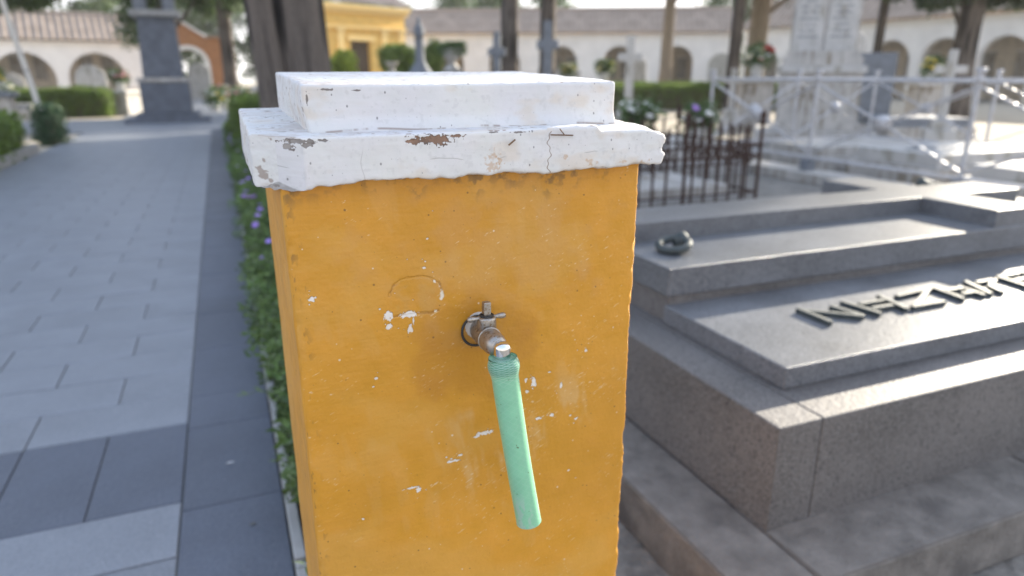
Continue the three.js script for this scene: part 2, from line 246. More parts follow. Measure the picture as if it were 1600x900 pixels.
const paintFront = tex(1024, 1640, (u, v, i, j) => {
  const x = FX0 + u * 0.41, y = 0.45 + v * 0.656;
  const big = fbm(x * 9, y * 9, 0, 201), mid = fbm(x * 42, y * 42, 0, 205), brush = fbm(x * 30, y * 420, 0, 209, 3), fine = hash(i, j, 7);
  const k = 1 + (big - 0.5) * 0.22 + (mid - 0.5) * 0.16 + (brush - 0.5) * 0.05 + (fine - 0.5) * 0.06;
  let c = yellow.map((q, n) => q * k * [1, 1, 1 + (mid - 0.5) * 0.9][n]);
  const mix = (to, w) => { if (w > 0) c = c.map((q, n) => lerp(q, to[n], w)); };
  // water and rust stains with a ragged outline round the tap and along the old patch
  const d = Math.hypot((x - 0.235) / 0.085, (y - 0.905) / 0.075) + (fbm(x * 26, y * 26, 0, 213) - 0.5) * 1.5;
  mix([0.40, 0.165, 0.012], 0.50 * sstep(1.05, 0.5, d) * (0.5 + mid));
  const d2 = Math.hypot((x - 0.27) / 0.17, (y - 0.985) / 0.09) + (fbm(x * 20, y * 20, 0, 217) - 0.5) * 1.9;
  mix([0.47, 0.235, 0.055], 0.45 * sstep(1.0, 0.55, d2) * sstep(0.35, 0.65, mid));
  // lime bloom, in smears
  const sm = fbm(x * 13 + 3, y * 13, 0, 221) * fbm(x * 60, y * 22 + x * 30, 0, 223), zone = sstep(0.10, 0.03, Math.abs(y - 0.76) - 0.02 * fbm(x * 9, 3, 0, 2)) * sstep(0.17, 0.25, x);
  mix([0.62, 0.46, 0.25], 0.26 * sstep(0.26, 0.46, sm) * zone + 0.06 * sstep(0.33, 0.46, sm));
  mix([0.60, 0.36, 0.10], 0.22 * sstep(0.56, 0.72, fbm(x * 6, y * 11, 0, 227)));
  // fine light scratches
  const sc = fbm(x * 90 + y * 140, (y - x * 0.55) * 700, 0, 229, 2);
  mix([0.68, 0.55, 0.36], 0.6 * sstep(lerp(0.80, 0.70, zone), 0.9, sc) * sstep(0.46, 0.62, fbm(x * 16, y * 16, 0, 231)));
  // dark grime under the cap, in specks and runs
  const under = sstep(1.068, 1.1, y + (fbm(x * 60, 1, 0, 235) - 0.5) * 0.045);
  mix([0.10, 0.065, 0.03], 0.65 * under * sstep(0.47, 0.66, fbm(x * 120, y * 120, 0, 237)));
  const edgeL = sstep(0.062, 0.046, x + (fbm(3, y * 60, 0, 239) - 0.5) * 0.02);
  mix([0.09, 0.055, 0.025], 0.5 * edgeL * sstep(0.62, 0.72, fbm(x * 260, y * 90, 0, 241)));
  // scattered specks
  const cx = Math.floor(x / 0.009), cy = Math.floor(y / 0.009), h1 = hash(cx, cy, 243);
  if (h1 > 0.90) { const sx = (cx + 0.2 + 0.6 * hash(cx, cy, 244)) * 0.009, sy = (cy + 0.2 + 0.6 * hash(cx, cy, 245)) * 0.009, rad = 0.0004 + 0.0009 * hash(cx, cy, 246) ** 3; mix(h1 > 0.96 ? [0.66, 0.58, 0.45] : [0.16, 0.08, 0.02], 0.8 * sstep(rad * 1.3, rad * 0.7, Math.hypot(x - sx, y - sy))); }
  // the cracked ring of an old repair
  let rd = 1; for (const [px, py] of ringPts) rd = Math.min(rd, Math.hypot(x - px, y - py));
  rd += (fbm(x * 300, y * 300, 0, 247) - 0.5) * 0.002;
  mix([0.30, 0.13, 0.02], 0.75 * sstep(0.0013, 0.0004, rd) * sstep(0.36, 0.5, fbm(x * 90, y * 90, 0, 255)));
  const inRing = Math.hypot((x - 0.173) / 0.029, (y - 0.962) / 0.021);
  mix([0.50, 0.27, 0.06], 0.4 * sstep(1.0, 0.85, inRing) * sstep(0.42, 0.6, fbm(x * 110, y * 110, 0, 249)));
  if (x > 0.195 && x < 0.207 && y > 0.945 && y < 0.985) mix([0.70, 0.62, 0.48], sstep(0.0028, 0.001, rd) * sstep(0.45, 0.6, fbm(x * 200, y * 200, 0, 251)));
  for (const [px, py, rx, ry] of chips) { const w = blob(x, y, px, py, rx, ry, 253, 1.0); mix([0.74, 0.71, 0.66], w * (0.7 + 0.3 * mid)); }
  return c;
}, true, false);
const paintBump = gray(1024, 1640, (u, v, i, j) => {
  const x = FX0 + u * 0.41, y = 0.45 + v * 0.656;
  let h = 0.5 + (fbm(x * 30, y * 420, 0, 209, 3) - 0.5) * 0.05 + (fbm(x * 42, y * 42, 0, 205) - 0.5) * 0.45 + (fbm(x * 300, y * 300, 0, 261, 2) - 0.5) * 0.12;
  for (const [px, py, rx, ry] of chips) h -= 0.35 * blob(x, y, px, py, rx, ry, 253, 1.0);
  let rd = 1; for (const [px, py] of ringPts) rd = Math.min(rd, Math.hypot(x - px, y - py));
  return h - 0.3 * sstep(0.0022, 0.0006, rd + (fbm(x * 300, y * 300, 0, 247) - 0.5) * 0.002);
}, false);
const frontPaint = mat({ map: paintFront, bumpMap: paintBump, bumpScale: 0.0028, roughness: 0.48 });
const sidePaint = mat({ map: tex(512, 1024, (u, v, i, j) => {
  const m = fbm(u * 16, v * 32, 0, 271), b = fbm(u * 5, v * 200, 0, 273), sp = fbm(u * 70, v * 120, 0, 275), k = 1 + (m - 0.5) * 0.3 + (b - 0.5) * 0.12, w = 0.6 * sstep(0.75, 0.80, sp), d = 0.2 * sstep(0.5, 0.7, fbm(u * 8, v * 9, 0, 277));
  return yellow.map((q, n) => lerp(lerp(q * k, [0.64, 0.38, 0.10][n], d), [0.25, 0.12, 0.02][n], w));
}), bumpMap: gray(256, 512, (u, v) => fbm(u * 24, v * 48, 0, 271)), bumpScale: 0.002, roughness: 0.6 });

function roughBox(x0, x1, y0, y1, z0, z1, seg, r, disp) {      // a box with worn edges; disp(p, n) moves each point
  const g = new THREE.BoxGeometry(x1 - x0, y1 - y0, z1 - z0, ...seg), p = g.attributes.position, c = new THREE.Vector3((x0 + x1) / 2, (y0 + y1) / 2, (z0 + z1) / 2), hx = (x1 - x0) / 2 - r, hy = (y1 - y0) / 2 - r, hz = (z1 - z0) / 2 - r;
  for (let i = 0; i < p.count; i++) {
    const v = new THREE.Vector3().fromBufferAttribute(p, i), inner = new THREE.Vector3(clamp(v.x, -hx, hx), clamp(v.y, -hy, hy), clamp(v.z, -hz, hz)), n = v.clone().sub(inner);
    if (n.lengthSq() < 1e-12) n.set(0, 1, 0); n.normalize();
    v.copy(inner).addScaledVector(n, r).add(c);
    disp(v, n);
    p.setXYZ(i, v.x, v.y, v.z);
  }
  return smooth(g);
}
function faceUV(g, group, f) { const p = g.attributes.position, uv = g.attributes.uv, gr = g.groups[group], seen = new Set(); for (let k = gr.start; k < gr.start + gr.count; k++) { const i = g.index.getX(k); if (!seen.has(i)) { seen.add(i); uv.setXY(i, ...f(p.getX(i), p.getY(i), p.getZ(i))); } } }

const pillar = thing('tap_pillar', 'ochre yellow plastered pillar with white stepped cap, carrying a tap', 'pillar', [0.25, -0.03, -0.85]);
const off = (g) => g.translate(-0.25, 0.03, 0.85);
{
  // shaft: edges worn and chipped
  const g = roughBox(FX0, FX1, -0.03, 1.106, BZ, FZ, [120, 260, 60], 0.006, (v, n) => {
    const edge = (Math.abs(n.x) > 0.2) + (Math.abs(n.z) > 0.2) === 2 ? 1 : 0;
    const a = n3(v.x * 9, v.y * 9, v.z * 9, 3) * 0.0016 + n3(v.x * 45, v.y * 45, v.z * 45, 5) * 0.0006;
    v.addScaledVector(n, a);
    if (v.x > FX1 - 0.012) { const w = sstep(FX1 - 0.012, FX1, v.x); v.x += w * ((fbm(4, v.y * 26, 0, 281) - 0.5) * 0.007 + (fbm(8, v.y * 240, 0, 283, 2) - 0.5) * 0.0022); }
    if (edge) v.addScaledVector(n, -0.0018 * sstep(0.6, 0.75, fbm(v.x * 60 + v.z * 60, v.y * 60, 0, 285)));
  });
  faceUV(g, 4, (x, y) => [(x - FX0) / 0.41, (y - 0.45) / 0.656]);
  faceUV(g, 1, (x, y, z) => [(z + 1) / 0.5, y]); faceUV(g, 0, (x, y, z) => [(z + 1) / 0.5 + 0.3, y]);
  part('shaft', off(g), [sidePaint, sidePaint, sidePaint, sidePaint, frontPaint, sidePaint], pillar);
}
// lime-washed cap: dirt specks, hairline cracks and flaked spots showing the brick beneath
const flakes = [[0.193, 1.1375, 0.019, 0.0038], [0.199, 1.1365, 0.010, 0.005], [0.176, 1.1355, 0.008, 0.003], [0.219, 1.1395, 0.008, 0.0012], [0.064, 1.1390, 0.016, 0.0022], [0.055, 1.1345, 0.005, 0.0036], [0.070, 1.1360, 0.005, 0.002], [0.086, 1.1395, 0.006, 0.0012]];
const smallFlakes = [[0.098, 1.189, 0.008, 0.0011], [0.128, 1.188, 0.006, 0.0008], [0.0795, 1.181, 0.0009, 0.006], [0.29, 1.141, 0.012, 0.0010], [0.258, 1.142, 0.005, 0.0008]];
const rustSpots = [[0.258, 1.112, 0.008, 0.011], [0.266, 1.113, 0.005, 0.005], [0.343, 1.113, 0.004, 0.003], [0.375, 1.106, 0.010, 0.004], [0.445, 1.103, 0.008, 0.003], [0.415, 1.104, 0.006, 0.002]];
const crackX = (y) => 0.3235 + 0.0018 * Math.sin(y * 260) + 0.001 * Math.sin(y * 700);
const capAt = (x, y, i, j, f) => {
  const big = fbm(x * 12, y * 12, 0, 301), mid = fbm(x * 60, y * 60, 0, 303), br = f ? fbm(x * 26, y * 330, 0, 305, 3) : 0.5;
  let c = [0.61, 0.598, 0.588].map((q, n) => q * (1 + (big - 0.5) * 0.14 + (mid - 0.5) * 0.08 + (br - 0.5) * 0.05) * [1, 1 - (mid - 0.5) * 0.03, 1 - (big - 0.5) * 0.1][n]);
  const mix = (to, w) => { if (w > 0) c = c.map((q, n) => lerp(q, to[n], w)); };
  mix([0.56, 0.44, 0.31], 0.35 * sstep(0.58, 0.75, fbm(x * 22 + 5, y * 40, 0, 307)));
  mix([0.45, 0.44, 0.43], 0.30 * sstep(0.60, 0.78, fbm(x * 210, y * 210, 0, 309)));
  const cx = Math.floor(x / 0.011), cy = Math.floor(y / 0.011), h1 = hash(cx, cy, 311);
  if (h1 > 0.72) { const sx = (cx + 0.2 + 0.6 * hash(cx, cy, 312)) * 0.011, sy = (cy + 0.2 + 0.6 * hash(cx, cy, 313)) * 0.011, rad = 0.0003 + 0.0011 * hash(cx, cy, 314) ** 3; mix([0.16, 0.15, 0.15], 0.8 * sstep(rad * 1.4, rad * 0.6, Math.hypot((x - sx) * (0.6 + h1), y - sy))); }
  if (f) {
    for (const [px, py, rx, ry] of rustSpots) mix([0.46, 0.28, 0.14], 0.55 * blob(x, y, px, py, rx, ry, 315, 1.1) * sstep(0.35, 0.6, fbm(x * 240, y * 240, 0, 317)));
    for (const [px, py, rx, ry] of flakes) { const w = blob(x, y, px, py, rx, ry, 319, 1.2), e = blob(x, y, px, py, rx * 1.12, ry * 1.2, 319, 1.2); mix([0.12, 0.09, 0.075], e); mix(px < 0.1 ? [0.26, 0.235, 0.215].map((q) => q * (0.5 + mid)) : [0.25, 0.15, 0.10].map((q) => q * (0.5 + mid)), w); }
    for (const [px, py, rx, ry] of smallFlakes) mix([0.15, 0.125, 0.11], 0.9 * blob(x, y, px, py, rx, ry, 321, 1.3));
    if (y < 1.141) { mix([0.22, 0.16, 0.12], 0.9 * sstep(0.0011, 0.0003, Math.abs(x - crackX(y)) / (0.35 + fbm(2, y * 160, 0, 323)))); mix([0.35, 0.33, 0.32], 0.5 * sstep(0.0007, 0.0002, Math.abs(x - 0.122 - 0.0015 * Math.sin(y * 190))) * sstep(1.135, 1.12, y)); }
    // hairlines along the lower part of the slab
    const hl = Math.abs(y - 1.1145 - 0.0025 * Math.sin(x * 70) - 0.002 * fbm(x * 90, 1, 0, 325));
    mix([0.34, 0.32, 0.30], 0.65 * sstep(0.0007, 0.0002, hl) * sstep(0.55, 0.65, fbm(x * 25, 7, 0, 327)));
    // broken brown line along the crease of the two slabs
    const cr = Math.abs(y - 1.1490 - 0.0012 * Math.sin(x * 55));
    mix([0.26, 0.20, 0.17], 0.75 * sstep(0.0016, 0.0004, cr) * sstep(0.45, 0.6, fbm(x * 70, 3, 0, 329)));
  }
  return c;
};
const limeFront = tex(2048, 512, (u, v, i, j) => capAt(0.015 + u * 0.47, 1.085 + v * 0.12, i, j, true), true, false);
const limeFrontBump = gray(1024, 256, (u, v) => { const x = 0.015 + u * 0.47, y = 1.085 + v * 0.12; let h = 0.6 + (fbm(x * 26, y * 330, 0, 305, 3) - 0.5) * 0.10 + (fbm(x * 60, y * 60, 0, 303) - 0.5) * 0.5; for (const [px, py, rx, ry] of flakes) h -= 0.4 * blob(x, y, px, py, rx, ry, 319, 1.2); return h; }, false);
const lime = mat({ map: tex(512, 512, (u, v, i, j) => { const c = capAt(u * 0.4, v * 0.4, i, j, false), w = 0.4 * sstep(0.56, 0.70, fbm(u * 22, v * 22, 22, 331)), w2 = 0.7 * sstep(0.70, 0.75, fbm(u * 50, v * 50, 50, 335)); return c.map((q, n) => lerp(lerp(q, [0.47, 0.40, 0.35][n], w), [0.24, 0.17, 0.13][n], w2)); }), bumpMap: gray(512, 512, (u, v) => fbm(u * 40, v * 40, 40, 333)), bumpScale: 0.002, roughness: 0.75 });
const limeF = mat({ map: limeFront, bumpMap: limeFrontBump, bumpScale: 0.0016, roughness: 0.7 });
{
  const low = roughBox(0.022, 0.475, 1.102, 1.1435, -1.04, -0.678, [240, 26, 120], 0.0035, (v, n) => {
    v.addScaledVector(n, n3(v.x * 14, v.y * 14, v.z * 14, 15) * 0.0017 + n3(v.x * 60, v.y * 60, v.z * 60, 17) * 0.0008);
    const low = sstep(1.125, 1.102, v.y), rim = sstep(0.03, 0.0, Math.min(v.x - 0.022, 0.475 - v.x, -0.678 - v.z));
    v.y -= low * rim * (0.003 + (fbm(v.x * 22, v.z * 22, 0, 341) - 0.42) * 0.008 + (fbm(v.x * 90, v.z * 90, 0, 343) - 0.5) * 0.005);
    v.y -= low * sstep(0.16, 0.06, v.x) * rim * 0.005;
    v.y += sstep(1.11, 1.14, v.y) * 0.011 * clamp((-0.70 - v.z) / 0.3);
    // front left corner knocked off, right end rounded by wear
    const c = (0.045 - v.x) + (v.z + 0.700); if (c > 0) { v.x += c * 0.5; v.z -= c * 0.5; }
    if (v.x > 0.44) { const t = (v.x - 0.44) / 0.035; v.y -= sstep(1.12, 1.143, v.y) * 0.006 * t * t; v.x += (fbm(9, v.y * 120, 0, 345) - 0.5) * 0.012 * t; v.z -= 0.006 * t * t; }
    if (v.x > 0.383) v.y -= sstep(1.12, 1.142, v.y) * 0.004 * sstep(0.383, 0.389, v.x) * sstep(-0.72, -0.69, v.z);
    else if (v.x > 0.322) v.y += sstep(1.12, 1.142, v.y) * 0.0018 * sstep(-0.72, -0.69, v.z);
  });
  faceUV(low, 4, (x, y) => [(x - 0.015) / 0.47, (y - 1.085) / 0.12]);
  faceUV(low, 2, (x, y, z) => [x / 0.4, z / 0.4]); faceUV(low, 1, (x, y, z) => [z / 0.4, y / 0.4]); faceUV(low, 0, (x, y, z) => [z / 0.4, y / 0.4]);
  part('lower_cap_slab', off(low), [lime, lime, lime, lime, limeF, lime], pillar);
  const upr = roughBox(0.074, 0.429, 1.138, 1.1895, -1.022, -0.722, [200, 28, 110], 0.003, (v, n) => {
    v.addScaledVector(n, n3(v.x * 12, v.y * 12, v.z * 12, 25) * 0.0018 + n3(v.x * 60, v.y * 60, v.z * 60, 27) * 0.0006);
    const t = sstep(1.14, 1.186, v.y), back = clamp((-0.722 - v.z) / 0.3);
    v.y += t * 0.0125 * Math.pow(back, 0.8) + t * 0.0015 * sstep(0.2, 0.43, v.x);
    v.x += sstep(1.175, 1.142, v.y) * 0.005 * sstep(0.10, 0.075, v.x) * (1 - 0.8 * back);
    v.z -= sstep(1.16, 1.14, v.y) * -0.006;
  });
  faceUV(upr, 4, (x, y) => [(x - 0.015) / 0.47, (y + 0.004 - 1.085) / 0.12]);
  faceUV(upr, 2, (x, y, z) => [x / 0.4 + 0.3, z / 0.4]); faceUV(upr, 1, (x, y, z) => [z / 0.4, y / 0.4]); faceUV(upr, 0, (x, y, z) => [z / 0.4, y / 0.4]);
  part('upper_cap_slab', off(upr), [lime, lime, lime, lime, limeF, lime], pillar);
}

// dry needles lying on the ledge of the cap
const twigMat = mat({ rgb: [0.17, 0.105, 0.06], roughness: 0.9 });
single('dry_twig', merged(bar([0.3235, 1.1375, -0.6745], [0.350, 1.1362, -0.6735], 0.0008, 6), bar([0.340, 1.1367, -0.674], [0.334, 1.1435, -0.674], 0.0006, 6)), twigMat, 'small forked dry twig stuck in the crack of the white cap', 'twig');
single('dry_twig', bar([0.2745, 1.1285, -0.6735], [0.282, 1.134, -0.6735], 0.0009, 6), twigMat, 'short slanting dry needle on the face of the white cap', 'twig');

// ---------------------------------------------------------------- tap and hose
const brass = mat({ map: tex(256, 256, (u, v) => { const a = fbm(u * 14, v * 14, 14, 351), d = sstep(0.6, 0.72, fbm(u * 40, v * 40, 40, 353)); return [lerp(lerp(0.30, 0.46, a), 0.22, d), lerp(lerp(0.275, 0.43, a), 0.16, d), lerp(lerp(0.25, 0.39, a), 0.10, d)]; }), metalness: 0.85, roughness: 0.38 });
const chrome = mat({ rgb: [0.75, 0.75, 0.76], metalness: 1, roughness: 0.12 });
const rubber = mat({ rgb: [0.03, 0.028, 0.026], roughness: 0.7 });
{
  const T = thing('water_tap', 'small worn nickel tap with stub handle on the yellow pillar', 'tap', [0.2475, 0.918, -0.70]);
  const zl = (pts, n = 28) => { const g = lathe(pts, n); g.rotateX(Math.PI / 2); return uvm(g, 0.1); };   // lathe with its axis along +z
  const ring = new THREE.TorusGeometry(0.0180, 0.0015, 10, 40); part('wall_ring', ring.translate(-0.0035, -0.001, 0.0035), rubber, T);
  part('patch', lathe([[0.0, 0.0025], [0.010, 0.0022], [0.0155, 0.001], [0.018, -0.003]], 20).rotateX(Math.PI / 2).translate(0.0, 0.004, 0), mat({ rgb: [0.5, 0.46, 0.42], roughness: 0.9 }), T);
  part('body', zl([[0.0, -0.01], [0.0105, -0.01], [0.0125, 0.010], [0.0135, 0.012], [0.0135, 0.024], [0.0125, 0.026], [0.0125, 0.033], [0.0132, 0.035], [0.0132, 0.050], [0.0122, 0.056], [0.0102, 0.061], [0.006, 0.064], [0, 0.065]]), brass, T);
  part('collar', new THREE.TorusGeometry(0.0130, 0.0012, 10, 36).translate(0, 0, 0.036), brass, T);
  const b = part('bonnet', lathe([[0.0, 0.0], [0.0112, 0.0], [0.0108, 0.0165], [0.0096, 0.0188], [0.0058, 0.0195], [0.0, 0.0195]], 24).translate(0.001, 0.004, 0.024), brass, T);
  part('washer', new THREE.TorusGeometry(0.0072, 0.0012, 8, 30).rotateX(Math.PI / 2).translate(0.001, 0.0242, 0.024), rubber, b);
  const h = part('handle', merged(rbox(0.0085, 0.016, 0.0085, 0.0012, 0.05).translate(0.001, 0.032, 0.024)), brass, T);
  const wing = (s) => { const g = lathe([[0, 0], [0.0026, 0.0], [0.0022, 0.006], [0.0032, 0.011], [0.0036, 0.014], [0.0028, 0.0172], [0, 0.018]], 14); g.rotateZ(-s * Math.PI / 2); g.translate(0.001 + s * 0.005, 0.0215, 0.024); return g; };
  part('wing', wing(1), brass, h); part('wing', wing(-1), brass, h);
  part('spout', tubeAlong([[0, 0.0, 0.050], [0.0012, -0.0005, 0.058], [0.0022, -0.001, 0.066]], [0.0104, 0.0098, 0.0070], 20), brass, T);
  part('nozzle', lathe([[0.0, -0.036], [0.0078, -0.036], [0.0080, -0.010], [0.0094, -0.009], [0.0094, 0.001], [0.0088, 0.004], [0.0066, 0.0065], [0.003, 0.0076], [0, 0.0078]], 28).translate(0.0025, 0.0, 0.0672), chrome, T);
}
{
  const top = [0.2505, 0.908, -0.6325];
  const H = thing('hose', 'short length of translucent green braided hose hanging from the tap', 'hose', top);
  const pts = [[0, 0, 0], [0.0022, -0.022, 0.001], [0.0085, -0.075, 0.004], [0.0175, -0.142, 0.008], [0.0272, -0.207, 0.012]];
  const c = new THREE.CatmullRomCurve3(pts.map((p) => new THREE.Vector3(...p)));
  const rad = (t) => 0.0147 + 0.0025 * sstep(0.27, 0.12, t) - 0.0017 * sstep(0.10, 0.0, t);
  const build = (f, t0, t1, n, seg, flip) => {
    const pos = [], uv = [], idx = [], fr = c.computeFrenetFrames(n);
    for (let i = 0; i <= n; i++) { const t = lerp(t0, t1, i / n), p = c.getPoint(t); const tg = c.getTangent(t), nx = new THREE.Vector3(1, 0, 0).addScaledVector(tg, -tg.x).normalize(), nz = new THREE.Vector3().crossVectors(tg, nx); for (let j = 0; j <= seg; j++) { const a = (j % seg) / seg * 2 * Math.PI, r = f(t) * (1 + 0.02 * Math.sin(a * 2 + t * 5)); pos.push(p.x + r * (Math.cos(a) * nx.x + Math.sin(a) * nz.x), p.y + r * (Math.cos(a) * nx.y + Math.sin(a) * nz.y), p.z + r * (Math.cos(a) * nx.z + Math.sin(a) * nz.z)); uv.push(j / seg, t * 2.6); } }
    for (let i = 0; i < n; i++) for (let j = 0; j < seg; j++) { const a = i * (seg + 1) + j, b = a + seg + 1; flip ? idx.push(a, a + 1, b, b, a + 1, b + 1) : idx.push(a, b, a + 1, b, b + 1, a + 1); }
    const g = new THREE.BufferGeometry(); g.setAttribute('position', new THREE.Float32BufferAttribute(pos, 3)); g.setAttribute('uv', new THREE.Float32BufferAttribute(uv, 2)); g.setIndex(idx); return smooth(g);
  };
  const braid = (u, v) => { const p = 9, a = Math.abs(((u * p + v * p * 1.35) % 1 + 1) % 1 - 0.5), b = Math.abs(((u * p - v * p * 1.35) % 1 + 1) % 1 - 0.5); return Math.max(sstep(0.41, 0.46, a), sstep(0.41, 0.46, b)); };
  const hoseMap = tex(1024, 1024, (u, v, i, j) => {
    const vv = v * 2.6, t = v, k = 0.9 + 0.2 * fbm(u * 8, vv * 8, 0, 361), br = braid(u, vv) * lerp(0.10, 0.85, sstep(0.30, 0.2, t)), old = sstep(0.5, 0.8, fbm(u * 12, vv * 12, 0, 363)) * 0.10;
    let c = [0.29 * k, 0.63 * k, 0.405 * k];
    if (t < 0.2) c = c.map((q, n) => lerp(q, [0.15, 0.40, 0.28][n], sstep(0.24, 0.14, t + (fbm(u * 9, t * 9, 0, 365) - 0.5) * 0.05)));
    c = c.map((q, n) => lerp(q, [0.58, 0.76, 0.65][n], br)); c = c.map((q, n) => lerp(q, [0.36, 0.62, 0.45][n], old));
    const grime = sstep(0.80, 0.84, fbm(u * 26, vv * 30, 0, 367)); c = c.map((q, n) => lerp(q, [0.10, 0.11, 0.04][n], 0.8 * grime));
    if (t > 0.82) { const w = sstep(0.58, 0.66, fbm(u * 12, vv * 5, 0, 369)) * sstep(0.8, 0.9, t); c = c.map((q, n) => lerp(q, [0.48, 0.60, 0.53][n], 0.6 * w)); }
    return c;
  });
  hoseMap.repeat.set(1, 1 / 2.6);
  const green = mat({ map: hoseMap, transmission: 0.28, roughness: 0.42, side: THREE.DoubleSide, bumpMap: (() => { const b = gray(512, 512, (u, v) => 0.5 + 0.5 * braid(u, v * 2.6)); b.repeat.set(1, 1 / 2.6); return b; })(), bumpScale: 0.00012 });
  part('tube', build(rad, 0, 1, 90, 44, false), green, H);
  part('inner_wall', build((t) => rad(t) - 0.0032, 0.0, 1, 60, 32, true), green, H);
  const e = c.getPoint(1), tg = c.getTangent(1), lip = new THREE.RingGeometry(0.0114, 0.0148, 40, 1); lip.applyQuaternion(new THREE.Quaternion().setFromUnitVectors(new THREE.Vector3(0, 0, 1), tg)); lip.translate(e.x, e.y, e.z);
  part('cut_end', lip, green, H);
  const e0 = c.getPoint(0), lip0 = new THREE.RingGeometry(0.0073, 0.0155, 40, 1); lip0.rotateX(-Math.PI / 2); lip0.translate(e0.x, e0.y, e0.z); part('cut_end', lip0, green, H);
}

// ---------------------------------------------------------------- large granite tomb
{
  const T = thing('granite_tomb', 'large grey granite tomb with stepped plinth and a raised cross', 'tomb', [2.6, -0.03, -2.24]);
  const o = (g) => g.translate(-2.6, 0.03, 2.24);
  // stone step of several slabs round the foot
  const xs = [0.925, 2.05, 3.2, 4.3], zs = [-0.89, -1.08, -3.4, -3.6];
  for (let k = 0; k < 3; k++) { part('step_slab', o(boxAt(xs[k] + (k ? 0.003 : 0.20), xs[k + 1] - 0.003, -0.03, 0.12, -1.2, -0.89, 0.01)), stepStone, T); part('step_slab', o(boxAt(xs[k], xs[k + 1] - 0.003, -0.03, 0.12, -3.6, -3.3, 0.01)), stepStone, T); }
  part('step_slab', o(boxAt(0.925, 1.122, -0.03, 0.1195, -2.2, -0.89, 0.01)), stepStone, T);
  part('step_slab', o(boxAt(0.925, 1.2, -0.03, 0.12, -3.297, -2.204, 0.01)), stepStone, T);
  part('step_slab', o(boxAt(4.1, 4.3, -0.03, 0.119, -3.297, -1.203, 0.01)), stepStone, T);
  // base block: panels with open joints
  const panels = [[1.127, 1.263], [1.2645, 2.45], [2.4515, 4.1]];
  for (const [a, b] of panels) part('base_block', o(boxAt(a, b, 0.1, 0.404, -3.4, -1.083, 0.005)), graniteSide, T);
  for (const s of [0, 1]) {
    const z0 = s ? -3.25 : -1.79, z1 = s ? -2.70 : -1.238;
    const L = part('inscription_slab', o(boxAt(1.285, 3.95, 0.4045, 0.467, z0, z1, 0.005)), granite, T);
    L.userData.label = s ? 'plain polished slab on the far side of the tomb' : 'polished slab in front carrying bronze letters';
  }
  part('riser', o(boxAt(1.302, 3.9, 0.4, 0.498, -2.72, -1.787, 0.003)), graniteSide, T);
  part('top_slab', o(boxAt(1.288, 3.72, 0.497, 0.595, -2.715, -1.777, 0.005)), granite, T);
  // raised cross lying on the top slab
  const X0 = 1.31, X1 = 3.56, A0 = 2.888, A1 = 3.135, Z0 = -2.368, Z1 = -2.13, B0 = -2.7, B1 = -1.790;
  const sh = new THREE.Shape([[X0, Z0], [A0, Z0], [A0, B0], [A1, B0], [A1, Z0], [X1, Z0], [X1, Z1], [A1, Z1], [A1, B1], [A0, B1], [A0, Z1], [X0, Z1]].map(([x, z]) => new THREE.Vector2(x, -z)));
  const cg = new THREE.ExtrudeGeometry(sh, { depth: 0.078 - 0.006, bevelEnabled: true, bevelSize: 0.003, bevelThickness: 0.003, bevelSegments: 2, bevelOffset: -0.003 }); cg.rotateX(-Math.PI / 2); cg.translate(0, 0.592, 0);
  part('raised_cross', o(uvm(cg)), granite, T);
  // bronze letters, each of strokes standing on the slab
  const y0 = 0.4665, st = (a, b, w = 0.018, h = 0.017) => { const dx = b[0] - a[0], dz = b[1] - a[1], l = Math.hypot(dx, dz), g = rbox(l + w * 0.7, h, w, 0.003, 0.2); g.rotateY(-Math.atan2(dz, dx)); g.translate((a[0] + b[0]) / 2, y0 + h / 2, (a[1] + b[1]) / 2); return g; };
  const t = -1.56, m = -1.505, b = -1.437;
  const letters = [
    ['letter_n', [[1.640, t, 1.640, b], [1.652, t + 0.02, 1.768, b], [1.760, t + 0.02, 1.775, b]]],
    ['letter_a', [[1.828, t, 1.846, b], [1.866, t + 0.037, 1.965, t + 0.037], [1.868, -1.476, 1.945, -1.474], [1.995, t, 1.963, b]]],
    ['letter_z', [[2.052, t + 0.022, 2.215, t + 0.006], [2.235, t, 2.02, b - 0.008], [2.0, b, 2.140, b]]],
    ['letter_a', [[2.250, t, 2.232, b], [2.268, t + 0.045, 2.33, t + 0.045], [2.282, -1.470, 2.325, -1.468], [2.345, t + 0.03, 2.335, b]]],
    ['letter_r', [[2.425, t, 2.372, b], [2.455, t + 0.02, 2.555, t + 0.018], [2.55, t + 0.02, 2.45, -1.49], [2.45, -1.485, 2.43, b]]],
    ['letter_e', [[2.60, t, 2.575, b], [2.62, t, 2.70, t], [2.61, m, 2.68, m], [2.60, b, 2.69, b]]],
    ['letter_t', [[2.74, t, 2.90, t], [2.815, t + 0.02, 2.80, b]]],
  ];
  for (const [n, ss] of letters) part('letter', o(merged(...ss.map(([a, bb, c, d]) => st([a, bb], [c, d])))), bronze, T);
}
function liftRing(x, y, z, turn, label) {
  const g = thing('bronze_ring', label, 'ring', [x, y, z], turn, 'bronze lifting rings on the granite tomb'); g.scale.setScalar(0.86);
  part('boss', lathe([[0, 0], [0.030, 0], [0.034, 0.014], [0.036, 0.036], [0.030, 0.056], [0.016, 0.070], [0, 0.074]], 20).translate(0.055, 0, 0), bronze, g);
  part('loop', new THREE.TorusGeometry(0.060, 0.0165, 12, 36).rotateX(Math.PI / 2).rotateZ(0.22).translate(-0.012, 0.030, 0), bronze, g);
}
liftRing(1.44, 0.5955, -1.965, 0.5, 'bronze lifting ring on the near left end of the granite tomb top');
liftRing(3.52, 0.5955, -2.55, 2.2, 'bronze lifting ring on the far right end of the granite tomb top');
liftRing(3.50, 0.5955, -1.98, -2.6, 'bronze lifting ring on the near right end of the granite tomb top');

